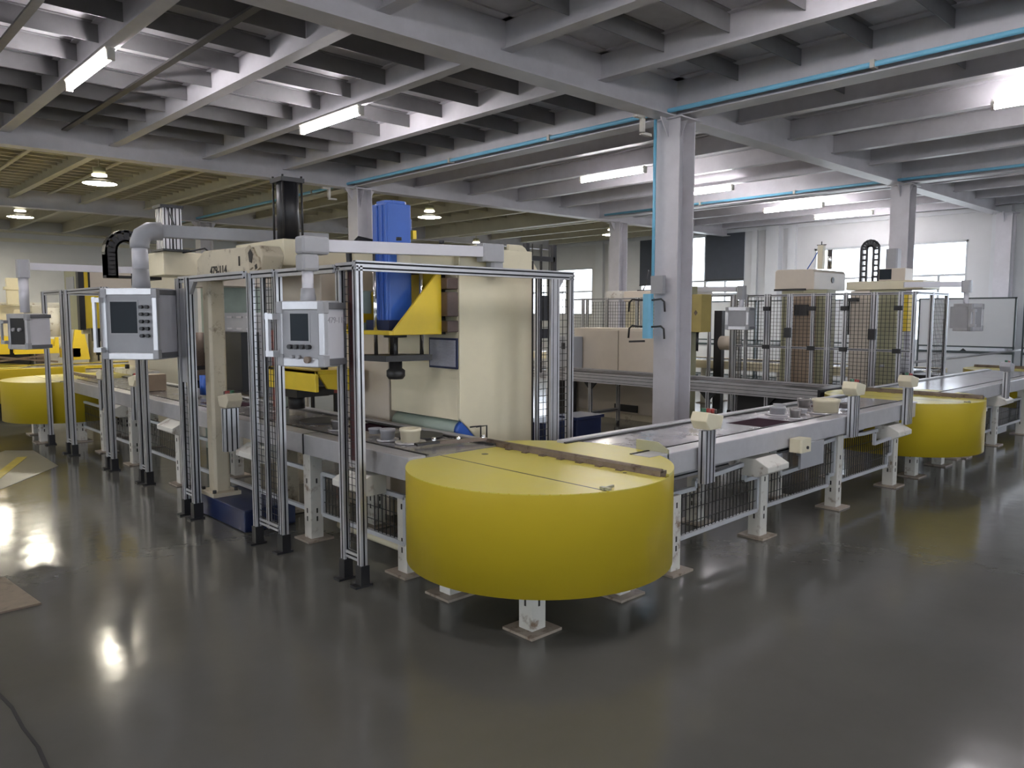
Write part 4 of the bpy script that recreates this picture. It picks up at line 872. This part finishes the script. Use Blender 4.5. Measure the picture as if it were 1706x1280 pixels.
# right machine two
t = thing('c_frame_press', 'cream-topped press with black cable chain loop, the last one behind the mesh fence', 'press', (11.6, 4.3, 0))
part('top_beam', MB().box(11.15, 11.8, 3.85, 4.88, 1.98, 2.10), 'cream', t, bev=.01); part('column', MB().box(11.1, 11.5, 4.52, 4.79, 0, 1.97), 'creamp', t, bev=.008); part('column', MB().box(11.1, 11.4, 4.15, 4.5, 0, 1.97), 'olive', t, bev=.008)
part('drive_box', MB().box(11.2, 11.5, 4.1, 4.45, 2.10, 2.27), 'creamp', t, bev=.008); part('box_window', MB().box(11.19, 11.2, 4.28, 4.44, 2.12, 2.26), 'screen', t); part('cylinder', MB().cbox((11.35, 4.32, 2.41), (.16, .16, .27), bev=.02), 'boxg', t)
part('yellow_head', MB().box(10.75, 10.9, 3.88, 3.96, 1.42, 1.9), 'yelb', t, 'narrow yellow spindle cover')
part('small_tank', MB().cyl((11.0, 3.98), .07, .85, 1.05), 'boxg', t)
ch = cable_chain(11.5, 4.70, 2.10, 2.66, .085, 'upright black cable chain loop on top of the last meshed press', wd=.03, bw=.10)
ms = MB(); 
# lattice mast
t = thing('lattice_mast', 'black lattice frame standing behind the nearest press, in front of the far window', 'frame', (6.1, 6.3, 0))
for x in (5.88, 6.30): part('upright', MB().box(x-.025, x+.025, 6.0, 6.05, 0, 2.4), 'black', t)
part('crossbar', MB().box(5.88, 6.3, 6.0, 6.04, 2.22, 2.27).box(5.88, 6.3, 6.0, 6.04, .4, .45), 'black', t); part('rods', MB().box(6.09, 6.11, 6.01, 6.03, 1.0, 2.4).box(5.96, 5.965, 6.01, 6.02, 2.1, 2.4).box(6.22, 6.225, 6.01, 6.02, 2.1, 2.4), 'dark', t)
for x, y, lb in ((5.6, 5.45, 'dark blue plastic bin behind the mesh beside the nearest press'), (6.15, 5.5, 'dark blue plastic bin just right of the fence post beside the nearest press')):
    t = thing('plastic_bin', lb, 'bin', (x, y, 0)); mb = MB().prism([(x-.2, y-.15), (x+.2, y-.15), (x+.2, y+.15), (x-.2, y+.15)], 0, .55)
    part('tub', mb, 'blued', t, bev=.01); part('rim', MB().box(x-.22, x+.22, y-.17, y+.17, .55, .58), 'blued', t)
# grey partitions on castor frames by the window wall
for k, (a, b, lb) in enumerate([(4.32, 6.1, 'dark-framed grey partition panel behind the hanging cabinet at the right'), (6.15, 7.95, 'dark-framed grey partition panel behind the last meshed press'), (8.0, 9.8, 'dark-framed grey partition panel behind the first meshed press'),
                               (9.85, 11.65, 'dark-framed grey partition panel behind the plain hanging box'), (11.7, 13.5, 'dark-framed grey partition panel just right of the central column'), (2.4, 4.2, 'dark-framed grey partition panel cut by the right edge')]):
    t = thing('partition_panel', lb, 'partition', (17.5, a, 0), 'grey partition panels'); x = 17.5
    part('sheet', MB().box(x-.01, x+.01, a+.03, b-.03, 1.0, 1.94), 'board', t); part('sheet', MB().box(x-.01, x+.01, a+.03, b-.03, .12, .86), 'board', t)
    f = MB(); f.box(x-.02, x+.02, a, b, 1.94, 1.97); f.box(x-.02, x+.02, a, b, .97, 1.0); f.box(x-.03, x+.03, a, b, .85, .90); f.box(x-.02, x+.02, a, a+.03, .05, 1.97); f.box(x-.02, x+.02, b-.03, b, .05, 1.97); f.box(x-.02, x+.02, a, b, .09, .12)
    part('frame', f, 'boardf', t); part('foot', MB().box(x-.2, x+.2, a+.01, a+.05, 0, .05).box(x-.2, x+.2, b-.05, b-.01, 0, .05), 'boardf', t)
    part('clip', MB().prism([((a+b)/2-.06, .90), ((a+b)/2+.06, .90), ((a+b)/2, .95)], x-.04, x-.03, 'x'), 'black', t)
# mat at the left edge
t = thing('steel_plate', 'brownish steel cover plate lying on the floor at the left edge', 'plate', (.7, 5.3, 0)); part('plate', MB().prism([(.99, 4.96), (.93, 5.62), (.2, 5.55), (.3, 4.94)], .001, .012), 'rust', t)

# ------------------------------------------------------------------ bright second line at the far left
drum(2.0, 15.0, 'big yellow drum half hidden behind the leftmost control box', R_=1.0)
t, r_ = conveyor('x', 13.9, 2.3, 5.4, 'bright yellow-sided conveyor crossing behind the far left drum', (3.5, 5.0), m_rail='yel', m_table='tablew')
t, r_ = conveyor('x', 12.5, 3.4, 6.8, 'yellow-edged conveyor right of the far left drum', (4.5, 6.0), m_rail='yel', m_table='tablew')
t = thing('assembly_machine', 'large cream machine with yellow brackets in the bright area at the far left', 'machine', (3.2, 16, 0))
part('housing', MB().box(1.8, 3.1, 15.6, 16.6, 1.15, 1.80), 'cream', t, bev=.02); part('housing', MB().box(3.3, 4.2, 16.0, 17, .5, 1.80), 'frame', t, bev=.02)
part('top_rail', MB().box(1.8, 4.3, 15.5, 15.56, 1.80, 1.84), 'frame', t)
part('yellow_bracket', MB().box(2.0, 2.75, 15.0, 15.6, .98, 1.28), 'yelb', t, bev=.01); part('yellow_bracket', MB().prism([(2.8, .98), (3.45, .98), (3.45, 1.25), (3.4, 1.25), (3.38, 1.1), (2.8, 1.08)], 14.9, 14.95, 'y').box(2.8, 3.4, 15.0, 15.02, 1.0, 1.22), 'yelb', t)
part('yellow_post', MB().box(2.83, 3.0, 15.4, 15.5, 1.80, 2.25), 'cream', t, bev=.01); part('post_collar', MB().box(2.80, 3.03, 15.38, 15.52, 2.05, 2.1), 'cream', t)
part('control_rack', MB().box(1.9, 2.5, 15.6, 15.9, 1.84, 2.02), 'boxg', t); part('base', MB().box(2.0, 3.25, 16.05, 16.6, 0, 1.15), 'dark', t)
part('white_drum', MB().cyl((3.45, 15.3), .12, 1.2, 1.75).cyl((3.45, 15.3), .14, .98, 1.25), 'frame', t); part('fixtures', MB().cbox((3.2, 14.9, .9), (.2, .1, .16)).cbox((3.6, 14.95, .95), (.12, .1, .2)).bar((2.3, 14.9, .85), (3.2, 14.8, .95), .03).bar((2.5, 14.9, .95), (3.4, 14.8, .84), .03), 'rust', t)
part('yellow_leg', MB().prism([(3.65, .85), (3.95, .85), (3.85, 1.5), (3.75, 1.5)], 15.0, 15.06, 'y').box(3.5, 3.8, 15.0, 15.1, .9, 1.05), 'yelb', t)
t = thing('cream_cabinet', 'tall cream cabinet with light grey door behind the far left fence posts', 'cabinet', (4.6, 16.2, 0))
part('carcass', MB().box(4.25, 5.4, 15.5, 16.5, 0, 1.85), 'cream', t, bev=.01); part('door', MB().box(4.3, 4.9, 15.47, 15.5, .9, 1.75), 'framec', t); part('handle', MB().box(4.5, 4.7, 15.45, 15.47, 1.4, 1.43), 'black', t)
